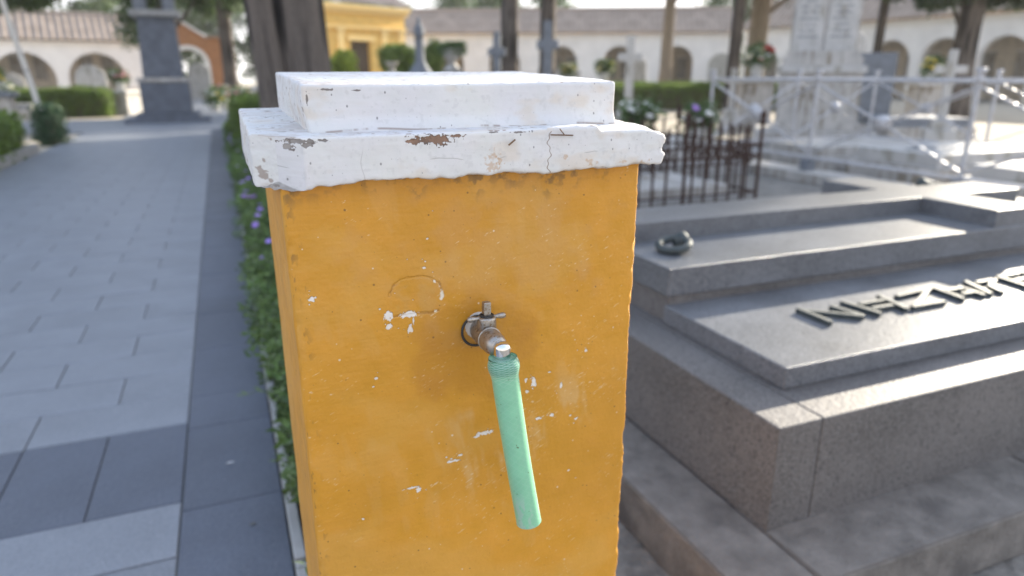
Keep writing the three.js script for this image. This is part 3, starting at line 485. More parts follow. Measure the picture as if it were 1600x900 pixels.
// ---------------------------------------------------------------- foliage helpers
function clumpGeo(n, r, len, wid, up = 0.3) {
  const pos = [], idx = [];
  for (let k = 0; k < n; k++) {
    const c = new THREE.Vector3(rr(-1, 1), rr(-1, 1), rr(-1, 1)).multiplyScalar(r * 0.8), d = new THREE.Vector3(rr(-1, 1), rr(-1, 1) + up, rr(-1, 1)).normalize(), s = new THREE.Vector3(rr(-1, 1), rr(-1, 1), rr(-1, 1)).cross(d).normalize(), u = new THREE.Vector3().crossVectors(d, s), l = len * rr(0.7, 1.25), w = wid * rr(0.7, 1.2), b = pos.length / 3;
    const P = (a, e, f) => { const v = c.clone().addScaledVector(d, a).addScaledVector(s, e).addScaledVector(u, f); pos.push(v.x, v.y, v.z); };
    P(0, 0, 0); P(l * 0.5, w / 2, l * 0.06); P(l * 0.5, -w / 2, l * 0.06); P(l, 0, -l * 0.08);
    idx.push(b, b + 1, b + 2, b + 1, b + 3, b + 2);
  }
  const g = new THREE.BufferGeometry(); g.setAttribute('position', new THREE.Float32BufferAttribute(pos, 3)); g.setIndex(idx); g.computeVertexNormals(); return g;
}
const treeClump = clumpGeo(26, 0.34, 0.22, 0.085), smallClump = clumpGeo(22, 0.12, 0.07, 0.032), coverClump = clumpGeo(18, 0.045, 0.034, 0.017, 0.6), needleClump = clumpGeo(34, 0.30, 0.26, 0.05, 0.9);
const M4 = new THREE.Matrix4(), QQ = new THREE.Quaternion(), EE = new THREE.Euler(), VV = new THREE.Vector3(), SS = new THREE.Vector3(), CC = new THREE.Color();
function scatter(name, geo, m, spots, parent, vary = 0.35) {
  const o = shade(new THREE.InstancedMesh(geo, m, spots.length)); o.name = name;
  spots.forEach(([x, y, z, s = 1], i) => { M4.compose(VV.set(x, y, z), QQ.setFromEuler(EE.set(rr(-0.5, 0.5), rr(0, 6.28), rr(-0.5, 0.5))), SS.setScalar(s * rr(0.8, 1.25))); o.setMatrixAt(i, M4); const k = rr(1 - vary, 1 + vary); o.setColorAt(i, CC.setRGB(k * rr(0.92, 1.1), k, k * rr(0.85, 1.1))); });
  o.userData.kind = 'stuff'; parent.add(o); return o;
}
function lobes(c, rx, ry, rz, n, count, size) {                    // clumps gathered in uneven lobes
  const out = [];
  for (let k = 0; k < n; k++) {
    const d = new THREE.Vector3(rr(-1, 1), rr(-1, 1), rr(-1, 1)).normalize().multiplyScalar(Math.pow(rnd(), 0.45) * 0.86), lr = rr(0.24, 0.42);
    for (let q = 0; q < count / n; q++) { const e = new THREE.Vector3(rr(-1, 1), rr(-1, 1), rr(-1, 1)).normalize().multiplyScalar(Math.pow(rnd(), 0.4) * lr); out.push([c[0] + (d.x + e.x) * rx, c[1] + (d.y + e.y) * ry, c[2] + (d.z + e.z) * rz, size * rr(0.8, 1.2)]); }
  }
  return out;
}
function tree(label, [x, z], { r = 0.25, h = 9, crownBottom = 3, cr = 2.6, n = 2200, lean = 0, m = leafDark, clump = treeClump, size = 1, wood = bark, name = 'tree', top, shiftX = 0, shiftZ = 0, low = [] }) {
  const t = thing(name, label, 'tree', [x, -0.03, z], 0, 'trees among the graves');
  const tr = part('trunk', tubeAlong([[0, 0, 0], [lean * 0.15, h * 0.12, 0], [lean * 0.5, h * 0.4, 0.05], [lean * 0.9, h * 0.75, -0.05], [lean, h, 0]], [r * 1.45, r * 1.05, r * 0.95, r * 0.6, r * 0.15], 18, 0.10, Math.floor(x * 7)), wood, t);
  for (let k = 0; k < 6; k++) { const a = k * 2.4 + x, y = lerp(crownBottom, h * 0.8, k / 6), l = cr * rr(0.5, 0.8); part('limb', tubeAlong([[lean * y / h, y - 0.3, 0], [lean * y / h + Math.cos(a) * l * 0.5, y + 0.25, Math.sin(a) * l * 0.5], [lean * y / h + Math.cos(a) * l, y + 0.9, Math.sin(a) * l]], [r * 0.4, r * 0.25, r * 0.08], 8, 0.1), wood, tr); }
  const topY = top ?? h + 1.5, cy = (crownBottom + topY) / 2;
  const sp = lobes([lean * 0.7 + shiftX, cy, shiftZ], cr, (topY - crownBottom) / 2, cr, 26, n, size);
  for (const [lx, ly, lz, lr] of low) sp.push(...lobes([lx, ly, lz], lr, lr * 0.55, lr, 8, 260 * lr, 0.8));
  scatter('crown', clump, m, sp, t);
  return t;
}
function hedge(label, [x, z], w, h, d, turn, m = leafHedge, name = 'hedge', y = 0) {
  const t = thing(name, label, 'hedge', [x, y - 0.03, z], turn);
  part('core', rbox(w - 0.14, h - 0.1, d - 0.14, 0.05).translate(0, (h - 0.1) / 2, 0), mat({ rgb: [0.13, 0.11, 0.07], roughness: 1 }), t);
  const n = Math.min(5200, Math.round((w * h * 2 + w * d + d * h * 2) * 210)), sp = [];
  for (let k = 0; k < n; k++) {
    const a = rnd() * (w * d + 2 * w * h + 2 * d * h); let p;
    if (a < w * d) p = [rr(-w / 2, w / 2), h, rr(-d / 2, d / 2)]; else if (a < w * d + 2 * w * h) p = [rr(-w / 2, w / 2), rr(0.03, h), rnd() < 0.5 ? d / 2 : -d / 2]; else p = [rnd() < 0.5 ? w / 2 : -w / 2, rr(0.03, h), rr(-d / 2, d / 2)];
    const f = 1 - Math.abs(rr(0, 0.06)) / Math.max(0.3, Math.min(w, d)); sp.push([p[0] * f + rr(-0.05, 0.05), p[1] + rr(-0.06, 0.05) + 0.04 * Math.sin(p[0] * 3 + p[2] * 2), p[2] * f + rr(-0.05, 0.05), rr(0.7, 1.1)]);
  }
  scatter('foliage', smallClump, m, sp, t);
  return t;
}
function bush(label, [x, z], rx, ry, m, name = 'shrub', y = 0, clump = smallClump, size = 1.2, n = 900) {
  const t = thing(name, label, 'shrub', [x, y - 0.03, z]);
  for (let k = 0; k < 4; k++) part('stem', tubeAlong([[0, 0, 0], [rr(-0.3, 0.3) * rx, ry * 0.7, rr(-0.3, 0.3) * rx], [rr(-0.6, 0.6) * rx, ry * 1.4, rr(-0.6, 0.6) * rx]], [0.02, 0.015, 0.006], 6), bark, t);
  scatter('foliage', clump, m, lobes([0, ry, 0], rx, ry, rx, 12, n, size), t);
  return t;
}

// ---------------------------------------------------------------- ground cover with purple flowers along the path
{
  const sp = [], fl = [], st = [];
  for (let k = 0; k < 9500; k++) {
    const z = -0.9 - Math.pow(rnd(), 1.25) * 16.5, x = 0.085 + Math.pow(rnd(), 1.1) * 0.5, h = 0.05 + 0.24 * fbm(x * 5, z * 1.6, 0, 401) * sstep(-1.0, -1.9, z), over = rnd() < 0.12 ? rr(0.02, 0.09) : 0;
    if (z > -1.08 && x > 0.02) continue;
    if (z > -2.3 && rnd() < 0.45) continue;
    sp.push([x - over * sstep(-1.6, -2.6, z) + (fbm(z * 3, 1, 0, 403) - 0.5) * 0.05, rr(0.02, h), z, rr(0.75, 1.2)]);
  }
  const g = scatter('ground_cover', coverClump, leafMat([0.095, 0.16, 0.04]), sp, scene, 0.5);
  tag(g, 'low leafy ground cover beside the paved path', 'ground cover', null, 'stuff'); g.name = 'ground_cover';
  for (let k = 0; k < 55; k++) { const z = -3.4 - Math.pow(rnd(), 0.9) * 8, x = rr(0.06, 0.45); fl.push([x, rr(0.19, 0.36), z, rr(0.8, 1.2)]); }
  const petal = mergeGeometries([0, 1, 2, 3, 4].map((k) => { const q = new THREE.SphereGeometry(0.011, 6, 4); q.scale(1, 0.35, 0.7); q.translate(0.011, 0, 0); q.rotateZ(0.35); q.rotateY(k * 1.2566); return q; }));
  const f = scatter('purple_flowers', petal, petalMat([0.34, 0.22, 0.62]), fl, scene, 0.2); tag(f, 'small purple flowers rising over the ground cover by the path', 'flowers', null, 'stuff');
  // two leafy shoots that lean over the kerb
  const leaf = (l) => { const s = new THREE.Shape(); s.moveTo(0, 0); s.quadraticCurveTo(l * 0.35, l * 0.3, l, 0); s.quadraticCurveTo(l * 0.35, -l * 0.3, 0, 0); return new THREE.ShapeGeometry(s, 6).rotateX(-Math.PI / 2); };
  const shoot = (label, base, pts, leaves) => { const t = thing('weed_shoot', label, 'weed', base); part('stem', tubeAlong(pts, [0.0022, 0.0016, 0.0008], 6), leafMid, t); for (const [p, a, l] of leaves) { const g = leaf(l); g.rotateZ(0.3); g.rotateY(a); g.translate(...p); part('leaf', g, leafHedge, t); } };
  shoot('weed shoot whose pointed leaves hang over the dark paving strip', [0.07, 0, -2.5], [[0, 0, 0], [-0.04, 0.075, 0.01], [-0.11, 0.07, 0.02]], [[[-0.11, 0.07, 0.02], Math.PI, 0.032], [[-0.10, 0.072, 0.02], 2.3, 0.032], [[-0.09, 0.074, 0.015], 4.0, 0.03], [[-0.05, 0.076, 0.012], 2.4, 0.036], [[-0.045, 0.075, 0.01], 4.1, 0.032], [[-0.03, 0.065, 0.01], 3.2, 0.03]]);
  shoot('low weed sprouting at the kerb close behind the pillar', [0.085, 0, -2.0], [[0, 0, 0], [-0.015, 0.05, 0.02], [-0.045, 0.075, 0.04]], [[[-0.045, 0.075, 0.04], 3.3, 0.03], [[-0.035, 0.068, 0.03], 2.0, 0.03], [[-0.03, 0.06, 0.03], 4.5, 0.032], [[-0.01, 0.04, 0.015], 3.0, 0.03], [[0, 0.03, 0.01], 1.2, 0.03]]);
  single('dead_leaf', (() => { const q = leaf(0.028); const p = q.attributes.position; for (let i = 0; i < p.count; i++) p.setY(i, 0.003 + Math.abs(p.getZ(i)) * 0.5); q.computeVertexNormals(); return q; })(), petalMat([0.5, 0.5, 0.5]), 'pale curled leaf lying on the dark paving strip', 'leaf', [-0.115, 0.001, -2.13]);
  single('dead_leaf', (() => { const q = leaf(0.024); const p = q.attributes.position; for (let i = 0; i < p.count; i++) p.setY(i, 0.003 + Math.abs(p.getZ(i)) * 0.4); q.computeVertexNormals(); return q; })(), petalMat([0.08, 0.075, 0.05]), 'dark fallen leaf lying on the dark paving strip', 'leaf', [-0.06, 0.001, -1.77]);
}

// ---------------------------------------------------------------- trees
tree('grey twin-trunked tree rising right behind the white cap', [1.2, -10.45], { r: 0.33, h: 10, crownBottom: 4.2, cr: 3.2, n: 2600, lean: -0.2, m: leafMid });
{
  const t = scene.children[scene.children.length - 1];
  part('trunk', tubeAlong([[-0.32, 0, 0.1], [-0.5, 1.2, 0.1], [-0.62, 3, 0.1], [-0.9, 5.5, 0.2], [-1.3, 8, 0.2]], [0.34, 0.22, 0.2, 0.15, 0.06], 18, 0.12, 5), bark, t);
}
tree('dark evergreen with low crown above the right gallery', [17.91, -12.78], { r: 0.27, h: 11, crownBottom: 2.35, cr: 3.1, n: 4600, top: 13.5, shiftX: 0.2, shiftZ: 0.45, low: [[-0.5, 3.3, -0.4, 1.1], [0.3, 3.2, 0.5, 0.9], [-1.2, 3.6, -0.9, 0.8], [0.9, 3.7, 1.2, 0.8], [1.03, 7.6, 2.44, 0.7], [1.03, 8.25, 2.44, 0.7], [0.8, 8.8, 2.1, 0.8], [0.8, 7.1, 2.0, 0.7]] });  // upper out-of-view lobes and crown shift are shaped to shade the near path
tree('straight dark trunk behind the grey slab headstone', [18.18, -15.67], { r: 0.13, h: 11, crownBottom: 3.7, cr: 2.7, n: 3200, top: 13.5 });
tree('grey trunk standing left of the pale monument', [15.3, -18.49], { r: 0.20, h: 12, crownBottom: 4.0, cr: 3.0, n: 3600, top: 14 });
tree('slim brown trunk rising from behind the clipped hedge', [20.4, -29.65], { r: 0.27, h: 12, crownBottom: 4.6, cr: 3.2, n: 2600, top: 14, wood: barkPale });
tree('thick brown trunk behind the stone crosses', [8.7, -21.3], { r: 0.27, h: 11, crownBottom: 6.0, cr: 2.4, n: 3200, top: 13 });
tree('slender trunk standing behind the grey stone cross', [10.9, -23.1], { r: 0.27, h: 11, crownBottom: 7.0, cr: 2.4, n: 2200, top: 13 });
tree('pale ivy-grey trunk far behind the monument', [19.2, -22.0], { r: 0.36, h: 11, crownBottom: 3.5, cr: 2.6, n: 1800, top: 13, wood: barkPale });
tree('brown trunk in front of the brick gable', [0.52, -31], { r: 0.26, h: 10, crownBottom: 3.6, cr: 2.6, n: 2000, top: 12.5, m: leafMid });
tree('broad leafy tree behind the dark monument', [-1.6, -33], { r: 0.3, h: 9, crownBottom: 2.3, cr: 2.3, n: 2800, top: 11, m: leafMid });
tree('dark tree overhanging the left gallery roof', [-7.2, -28], { r: 0.3, h: 9, crownBottom: 3.3, cr: 3.4, n: 3400, top: 11, m: leafMid, low: [[1.3, 3.5, 0.5, 0.9], [2.2, 3.8, 0, 0.9], [0.2, 3.9, 0.6, 1.0]] });
tree('leaning trunk at the far left of the path', [-6.4, -19.2], { r: 0.3, h: 9, crownBottom: 3.6, cr: 2.8, n: 2400, top: 11, lean: 0.3 });
// far wood behind the galleries
{
  const sp = [];
  for (let k = 0; k < 46; k++) { const a = R(-24 + k * 2.0 + rr(-0.6, 0.6)), D = rr(62, 74), h = (k > 26 && k < 31) || k === 24 ? rr(2.0, 3.2) : rr(6, 11); for (let q = 0; q < 110; q++) { const t = Math.pow(rnd(), 0.7); sp.push([Math.sin(a) * D + rr(-1, 1) * 2.6 * (1 - t * 0.6), t * h, -Math.cos(a) * D + rr(-1, 1) * 2.2, rr(1.6, 2.6)]); } }
  tag(scatter('far_wood', treeClump, leafMid, sp, scene, 0.4), 'far wood of cypress and pine behind the galleries', 'wood', null, 'stuff');
}

// ---------------------------------------------------------------- dark monument at the end of the path
{
  const t = thing('obelisk_monument', 'tall dark blue-grey stone monument standing on the path', 'monument', [-1.27, -0.03, -20.9]);
  const b = (w, y0, y1, d = w) => boxAt(-w / 2, w / 2, y0, y1, -d / 2, d / 2, 0.02);
  part('step', b(2.0, 0, 0.13), blueStone, t); part('step', b(1.5, 0.13, 0.24), blueStone, t);
  part('pedestal', b(1.16, 0.24, 1.02), blueStone, t); part('ledge', b(1.24, 1.02, 1.13), marbleWorn, t);
  const g = boxAt(-0.47, 0.47, 1.13, 2.6, -0.47, 0.47, 0.015), p = g.attributes.position; for (let i = 0; i < p.count; i++) { const k = 1 - 0.10 * (p.getY(i) - 1.13) / 1.47; p.setX(i, p.getX(i) * k); p.setZ(i, p.getZ(i) * k); } part('shaft', g, blueStone, t);
  part('cornice', b(1.14, 2.6, 2.76), concrete, t);
  for (const sx of [-1, 1]) for (const sz of [-1, 1]) part('column', at(cyl(0.12, 0.14, 1.7, 18), sx * 0.33, 2.76, sz * 0.33), greyStone, t);
  part('canopy', b(1.1, 4.46, 4.7), greyStone, t); part('finial', at(lathe([[0.4, 0], [0.3, 0.3], [0.1, 0.9], [0, 1.1]], 16), 0, 4.7, 0), greyStone, t);
}

// ---------------------------------------------------------------- rusty grave fence
{
  const X0 = 2.75, X1 = 4.87, Z0 = -6.75, Z1 = -5.38, F = thing('grave_fence', 'rusty wrought iron fence with spiked bars around a grave', 'fence', [3.81, -0.03, -6.06]);
  const o = (x, z) => [x - 3.81, z + 6.06];
  const barG = merged(bar([0, 0, 0], [0, 0.66, 0], 0.013, 8), at(lathe([[0.010, 0], [0.022, 0.02], [0.012, 0.04], [0.02, 0.055], [0.006, 0.10], [0, 0.115]], 10), 0, 0.655, 0), at(new THREE.SphereGeometry(0.02, 8, 6), 0, 0.34, 0), new THREE.TorusGeometry(0.045, 0.010, 6, 18).translate(0.0, 0.50, 0), new THREE.TorusGeometry(0.034, 0.009, 6, 16).translate(0.045, 0.42, 0), new THREE.TorusGeometry(0.034, 0.009, 6, 16).translate(-0.045, 0.42, 0));
  const barS = barG.clone().rotateY(Math.PI / 2);
  const tall = merged(bar([0, 0, 0], [0, 0.80, 0], 0.018, 10), at(lathe([[0.018, 0], [0.036, 0.01], [0.036, 0.03], [0.02, 0.04], [0.03, 0.07], [0.03, 0.10], [0.012, 0.13], [0, 0.14]], 12), 0, 0.76, 0), at(lathe([[0.02, 0], [0.034, 0.01], [0.02, 0.03]], 12), 0, 0.55, 0));
  const put = (name, g, x, z) => { const m = part(name, g, rust, F); const [a, b] = o(x, z); m.position.set(a, 0, b); };
  for (const [x, z] of [[X0, Z0], [X1, Z0], [X0, Z1], [X1, Z1], [3.99, Z1], [3.99, Z0]]) put('post', tall, x, z);
  for (let x = X0 + 0.148; x < X1 - 0.08; x += 0.148) { if (Math.abs(x - 3.99) > 0.06) { put('bar', barG, x, Z1); put('bar', barG, x, Z0); } }
  for (let z = Z0 + 0.15; z < Z1 - 0.08; z += 0.15) { put('bar', barS, X0, z); put('bar', barS, X1, z); }
  for (const y of [0.1, 0.46, 0.56]) for (const z of [Z0, Z1]) { const m = part('rail', bar([o(X0, z)[0], y, o(X0, z)[1]], [o(X1, z)[0], y, o(X1, z)[1]], 0.011, 8), rust, F); }
  for (const y of [0.1, 0.46, 0.56]) for (const x of [X0, X1]) part('rail', bar([o(x, Z0)[0], y, o(x, Z0)[1]], [o(x, Z1)[0], y, o(x, Z1)[1]], 0.011, 8), rust, F);
  const G = thing('grave_slab', 'flat worn marble slab inside the rusty iron fence', 'grave', [3.81, -0.03, -6.06]);
  part('slab', rbox(1.75, 0.16, 1.0, 0.012).translate(0, 0.08, 0), marbleWorn, G); part('plinth', rbox(1.95, 0.06, 1.2, 0.01).translate(0, 0.03, 0), concrete, G);
}

// ---------------------------------------------------------------- flowers
const leafStem = (h) => bar([0, 0, 0], [0, h, 0], 0.006, 5);
const blossom = mergeGeometries([0, 1, 2, 3, 4, 5].map((k) => { const q = new THREE.SphereGeometry(0.035, 7, 5); q.scale(1, 0.5, 0.7); q.translate(0.025, 0, 0); q.rotateZ(0.5); q.rotateY(k * 1.047); return q; }));
const potG = lathe([[0, 0], [0.07, 0], [0.10, 0.16], [0.11, 0.16], [0.11, 0.19], [0.09, 0.19], [0.08, 0.15]], 18);
const cols = { white: petalMat([0.75, 0.74, 0.72]), red: petalMat([0.45, 0.05, 0.04]), pink: petalMat([0.65, 0.30, 0.34]), yellow: petalMat([0.75, 0.58, 0.10]), cream: petalMat([0.72, 0.66, 0.42]), purple: petalMat([0.28, 0.16, 0.42]) };
const potMat = mat({ rgb: [0.55, 0.54, 0.52], roughness: 0.6 });
function bouquet(label, [x, y, z], kinds, s = 1, n = 16) {
  const t = thing('flower_pot', label, 'flowers', [x, y, z], rnd() * 6, 'flowers left on the graves'); t.scale.setScalar(s);
  part('pot', potG, potMat, t);
  const sp = []; for (let k = 0; k < 40; k++) { const a = rnd() * 6.28, q = Math.sqrt(rnd()) * 0.17; sp.push([Math.cos(a) * q, 0.2 + rnd() * 0.2, Math.sin(a) * q, 0.9]); }
  scatter('leaves', smallClump, leafMid, sp, t);
  for (let k = 0; k < n; k++) { const a = rnd() * 6.28, q = Math.sqrt(rnd()) * 0.19, h = 0.30 + 0.16 * rnd() - q * 0.4; const b = part('blossom', blossom, cols[kinds[k % kinds.length]], t); b.position.set(Math.cos(a) * q, h, Math.sin(a) * q); b.rotation.set(rr(-0.6, 0.6), rnd() * 6, rr(-0.6, 0.6)); }
  return t;
}
bouquet('white flowers in a pot behind the rusty fence, nearer the tap pillar', [4.85, 0.34, -7.6], ['white'], 1.2, 18);
bouquet('white and purple flowers in a pot behind the rusty fence, nearer the railing', [5.6, 0.34, -7.35], ['white', 'purple', 'white'], 1.1, 14);
{
  const g = thing('grave_slab', 'low pale marble grave behind the rusty iron fence', 'grave', [5.2, -0.03, -8.0]);
  part('plinth', rbox(1.9, 0.18, 2.1, 0.015).translate(0, 0.09, 0), concrete, g); part('slab', rbox(1.7, 0.2, 1.9, 0.015).translate(0, 0.275, 0), marble, g);
}

// ---------------------------------------------------------------- white railing around marble graves
{
  const X0 = 6.45, X1 = 9.6, zs = [-8.2, -6.3, -4.4, -2.5], F = thing('white_railing', 'white painted iron railing with crossed twisted bars and balls', 'railing', [8.0, -0.03, -5.35]);
  const o = (x, y, z) => [x - 8.0, y + 0.03, z + 5.35];
  const postG = merged(bar([0, 0.03, 0], [0, 1.15, 0], 0.021, 12), at(lathe([[0.021, 0], [0.04, 0.02], [0.04, 0.05], [0.024, 0.07], [0.038, 0.10], [0.05, 0.14], [0.0, 0.145]], 14), 0, 1.14, 0));
  const footG = rbox(0.13, 0.24, 0.13, 0.012);
  const twist = (a, b) => { const A = new THREE.Vector3(...a), B = new THREE.Vector3(...b), L = A.distanceTo(B), g = new THREE.BoxGeometry(0.02, L, 0.02, 1, 60, 1), p = g.attributes.position; for (let i = 0; i < p.count; i++) { const t = p.getY(i) * 34, x = p.getX(i), z = p.getZ(i); p.setXYZ(i, x * Math.cos(t) - z * Math.sin(t), p.getY(i), x * Math.sin(t) + z * Math.cos(t)); } g.computeVertexNormals(); g.applyQuaternion(QQ.setFromUnitVectors(new THREE.Vector3(0, 1, 0), B.clone().sub(A).normalize())); const m = A.add(B).multiplyScalar(0.5); return g.translate(m.x, m.y, m.z); };
  const ball = new THREE.SphereGeometry(0.085, 20, 14);
  const bay = (p, q) => {                                      // one bay between two posts
    part('top_rail', bar(o(p[0], 1.13, p[1]), o(q[0], 1.13, q[1]), 0.016, 10), whiteMetal, F); part('bottom_rail', bar(o(p[0], 0.24, p[1]), o(q[0], 0.24, q[1]), 0.022, 10), whiteMetal, F);
    part('twisted_bar', twist(o(p[0], 1.09, p[1]), o(q[0], 0.29, q[1])), whiteMetal, F); part('twisted_bar', twist(o(p[0], 0.29, p[1]), o(q[0], 1.09, q[1])), whiteMetal, F);
    const m = part('ball', ball, whiteMetal, F); m.position.set(...o((p[0] + q[0]) / 2, 0.70, (p[1] + q[1]) / 2));
  };
  const posts = []; for (const x of [X0, X1]) for (const z of zs) posts.push([x, z]); posts.push([8.02, -8.2], [8.02, -2.5]);
  for (const [x, z] of posts) { const m = part('post', postG, whiteMetal, F); m.position.set(...o(x, -0.03, z)); const f = part('foot', footG, greyStone, m); f.position.set(0, 0.13, 0); }
  for (const x of [X0, X1]) for (let k = 0; k < 3; k++) bay([x, zs[k]], [x, zs[k + 1]]);
  for (const z of [-8.2, -2.5]) { bay([X0, z], [8.02, z]); bay([8.02, z], [X1, z]); }
  const K = thing('grave_kerb', 'pale concrete kerb under the white iron railing', 'kerb', [8.0, -0.03, -5.35]);
  part('kerb_run', boxAt(-1.75, -1.35, 0, 0.12, -3.05, 3.05, 0.01), marbleWorn, K); part('kerb_run', boxAt(1.4, 1.75, 0, 0.12, -3.05, 3.05, 0.01), marbleWorn, K); part('kerb_run', boxAt(-1.348, 1.398, 0, 0.118, -3.05, -2.7, 0.01), marbleWorn, K); part('kerb_run', boxAt(-1.348, 1.398, 0, 0.118, 2.7, 3.05, 0.01), marbleWorn, K);
}
const flat = (label, [x, z], w, d, h, m, turn = 0) => { const g = thing('grave_slab', label, 'grave', [x, -0.03, z], turn); part('plinth', rbox(w + 0.14, h * 0.6, d + 0.14, 0.012).translate(0, h * 0.3, 0), marbleWorn, g); part('slab', rbox(w, h * 0.42, d, 0.014).translate(0, h * 0.6 + h * 0.21 - 0.002, 0), m, g); return g; };
flat('wide flat white marble grave inside the railing, marked with a small cross', [8.3, -5.85], 1.9, 1.1, 0.36, marble);
{ const c = thing('flat_cross', 'small grey cross lying on the flat white marble grave', 'cross', [7.75, 0.331, -5.85], 0.1); part('shaft', rbox(0.5, 0.02, 0.05, 0.004).translate(0, 0.008, 0), greyStone, c); part('arm', rbox(0.05, 0.018, 0.28, 0.004).translate(0.1, 0.008, 0), greyStone, c); }
flat('flat white marble grave inside the railing nearest the tomb', [8.2, -4.25], 1.9, 1.2, 0.32, marble);
flat('flat white marble grave at the far end inside the railing', [8.2, -7.35], 1.9, 0.95, 0.3, marbleWorn);

// ---------------------------------------------------------------- pale double-tablet monument
{
  const t = thing('marble_monument', 'tall pale marble monument with two arched inscription tablets', 'monument', [10.6, -0.03, -10.35], -R(43));
  const b = (w, y0, y1, d) => boxAt(-w / 2, w / 2, y0, y1, -d / 2, d / 2, 0.012);
  part('plinth', b(2.1, 0, 0.2, 1.7), marbleWorn, t); part('pedestal', b(1.42, 0.2, 1.24, 1.1), marbleWorn, t); part('step', b(1.52, 1.24, 1.37, 1.2), marble, t); part('step', b(1.36, 1.37, 1.52, 1.0), marbleWorn, t); part('step', b(1.22, 1.52, 1.64, 0.8), marbleWorn, t);
  part('core', b(1.16, 1.64, 2.62, 0.16), marbleWorn, t);
  for (const s of [-1, 1]) {
    const q = new THREE.Shape(); q.moveTo(-0.26, 0); q.lineTo(0.26, 0); q.lineTo(0.235, 0.72); q.absarc(0, 0.72, 0.235, 0, Math.PI); q.lineTo(-0.26, 0);
    const g = new THREE.ExtrudeGeometry(q, { depth: 0.22, bevelEnabled: true, bevelSize: 0.012, bevelThickness: 0.012, bevelSegments: 2 }); g.translate(s * 0.285, 1.64, -0.11);
    const tb = part('tablet', uvm(g), marble, t);
    const lines = []; for (let k = 0; k < 7; k++) { const w = [0.2, 0.3, 0.26, 0.34, 0.22, 0.3, 0.36][k], y = 2.5 - k * 0.105; for (let c = 0; c < 7; c++) if (hash(k, c, s + 5) > 0.15) lines.push(plain(s * 0.285 - w / 2 + c * w / 7, s * 0.285 - w / 2 + c * w / 7 + w / 7 * 0.62, y, y + 0.04, 0.120, 0.126)); }
    part('inscription', merged(...lines), greyStone, tb, 'stuff');
  }
  part('urn', at(lathe([[0, 0], [0.1, 0], [0.05, 0.06], [0.12, 0.2], [0.13, 0.28], [0.05, 0.36], [0, 0.38]], 18), 0, 2.62, 0), marbleWorn, t);
}

// ---------------------------------------------------------------- crosses, headstones and urns among the graves
function cross(label, [x, z], h, m, { w = 0.14, span = 0.6, arm = 0.72, base = 0.5, bh = 0.3, turn = -R(25), tilt = 0, round = false } = {}) {
  const t = thing('stone_cross', label, 'cross', [x, -0.03, z], turn); t.rotation.z = tilt;
  part('base', boxAt(-base / 2, base / 2, 0, bh, -base / 2, base / 2, 0.015), m, t); part('base', boxAt(-base * 0.33, base * 0.33, bh, bh + 0.16, -base * 0.33, base * 0.33, 0.012), m, t);
  const y = h * arm;
  part('shaft', boxAt(-w / 2, w / 2, bh + 0.16, h, -w / 2, w / 2, 0.012), m, t); part('arm', boxAt(-span / 2, -w / 2 + 0.004, y - w / 2, y + w / 2, -w / 2 + 0.003, w / 2 - 0.003, 0.012), m, t); part('arm', boxAt(w / 2 - 0.004, span / 2, y - w / 2, y + w / 2, -w / 2 + 0.003, w / 2 - 0.003, 0.012), m, t);
  if (round) part('disc', at(new THREE.TorusGeometry(span * 0.32, 0.035, 8, 28), 0, y, 0), m, t);
}
const whiteStone = marble;
cross('white cross on a tall base next to the cap\'s right end', [10.0, -16.15], 2.15, whiteStone, { w: 0.2, span: 0.62, arm: 0.76, base: 0.8, bh: 0.25 });
cross('grey weathered stone cross in front of the slender trunk', [9.39, -19.9], 2.75, greyStone, { w: 0.26, span: 0.66, arm: 0.75, base: 0.7, round: true });
cross('small grey cross beside the thick brown trunk', [8.05, -20.7], 2.45, greyStone, { w: 0.22, span: 0.55, arm: 0.76, base: 0.7, round: true });
cross('white cross standing behind the white railing on the right', [11.6, -8.45], 1.62, whiteStone, { w: 0.13, span: 0.5, arm: 0.8, base: 0.5, bh: 0.3, turn: -R(45) });
cross('thin white cross between the pale monument and the grey trunk', [10.7, -12.9], 1.35, whiteStone, { w: 0.11, span: 0.4, arm: 0.8, base: 0.45 });
function stele(label, [x, z], w, h, d, m, turn = -R(40), arched = false) {
  const t = thing('headstone', label, 'headstone', [x, -0.03, z], turn);
  part('base', boxAt(-w * 0.65, w * 0.65, 0, 0.25, -d, d, 0.015), m, t);
  if (arched) { const q = new THREE.Shape(); q.moveTo(-w / 2, 0); q.lineTo(w / 2, 0); q.lineTo(w / 2, h - 0.25 - w / 2); q.absarc(0, h - 0.25 - w / 2, w / 2, 0, Math.PI); q.lineTo(-w / 2, 0); part('tablet', uvm(new THREE.ExtrudeGeometry(q, { depth: d, bevelEnabled: true, bevelSize: 0.01, bevelThickness: 0.01, bevelSegments: 2 }).translate(0, 0.25, -d / 2)), m, t); }
  else part('tablet', boxAt(-w / 2, w / 2, 0.25, h, -d / 2, d / 2, 0.015), m, t);
}
stele('plain grey slab headstone beneath the straight dark trunk', [14.44, -12.35], 0.78, 1.7, 0.2, greyStone, -R(49));
stele('white arched headstone before the far gallery, behind the clipped hedge', [21.2, -26.5], 1.1, 2.1, 0.3, marble, -R(38), true);
stele('cream headstone between pale monument and grey slab headstone', [15.8, -14.4], 0.6, 2.3, 0.3, marble, -R(48), true);
flat('low grey grave between the railing and the grey slab headstone', [12.9, -10.0], 1.6, 1.2, 0.4, greyStone, -R(20));
stele('white headstone seen through the left gallery\'s right arch', [-3.9, -27.5], 0.9, 1.5, 0.3, marble, R(5), true);
stele('pale headstone before the left gallery\'s left arch', [-6.4, -28.5], 0.8, 1.25, 0.3, marble, R(8), true);
stele('square white headstone inside the brick archway', [-0.75, -37.5], 0.9, 1.7, 0.3, marble, 0, true);
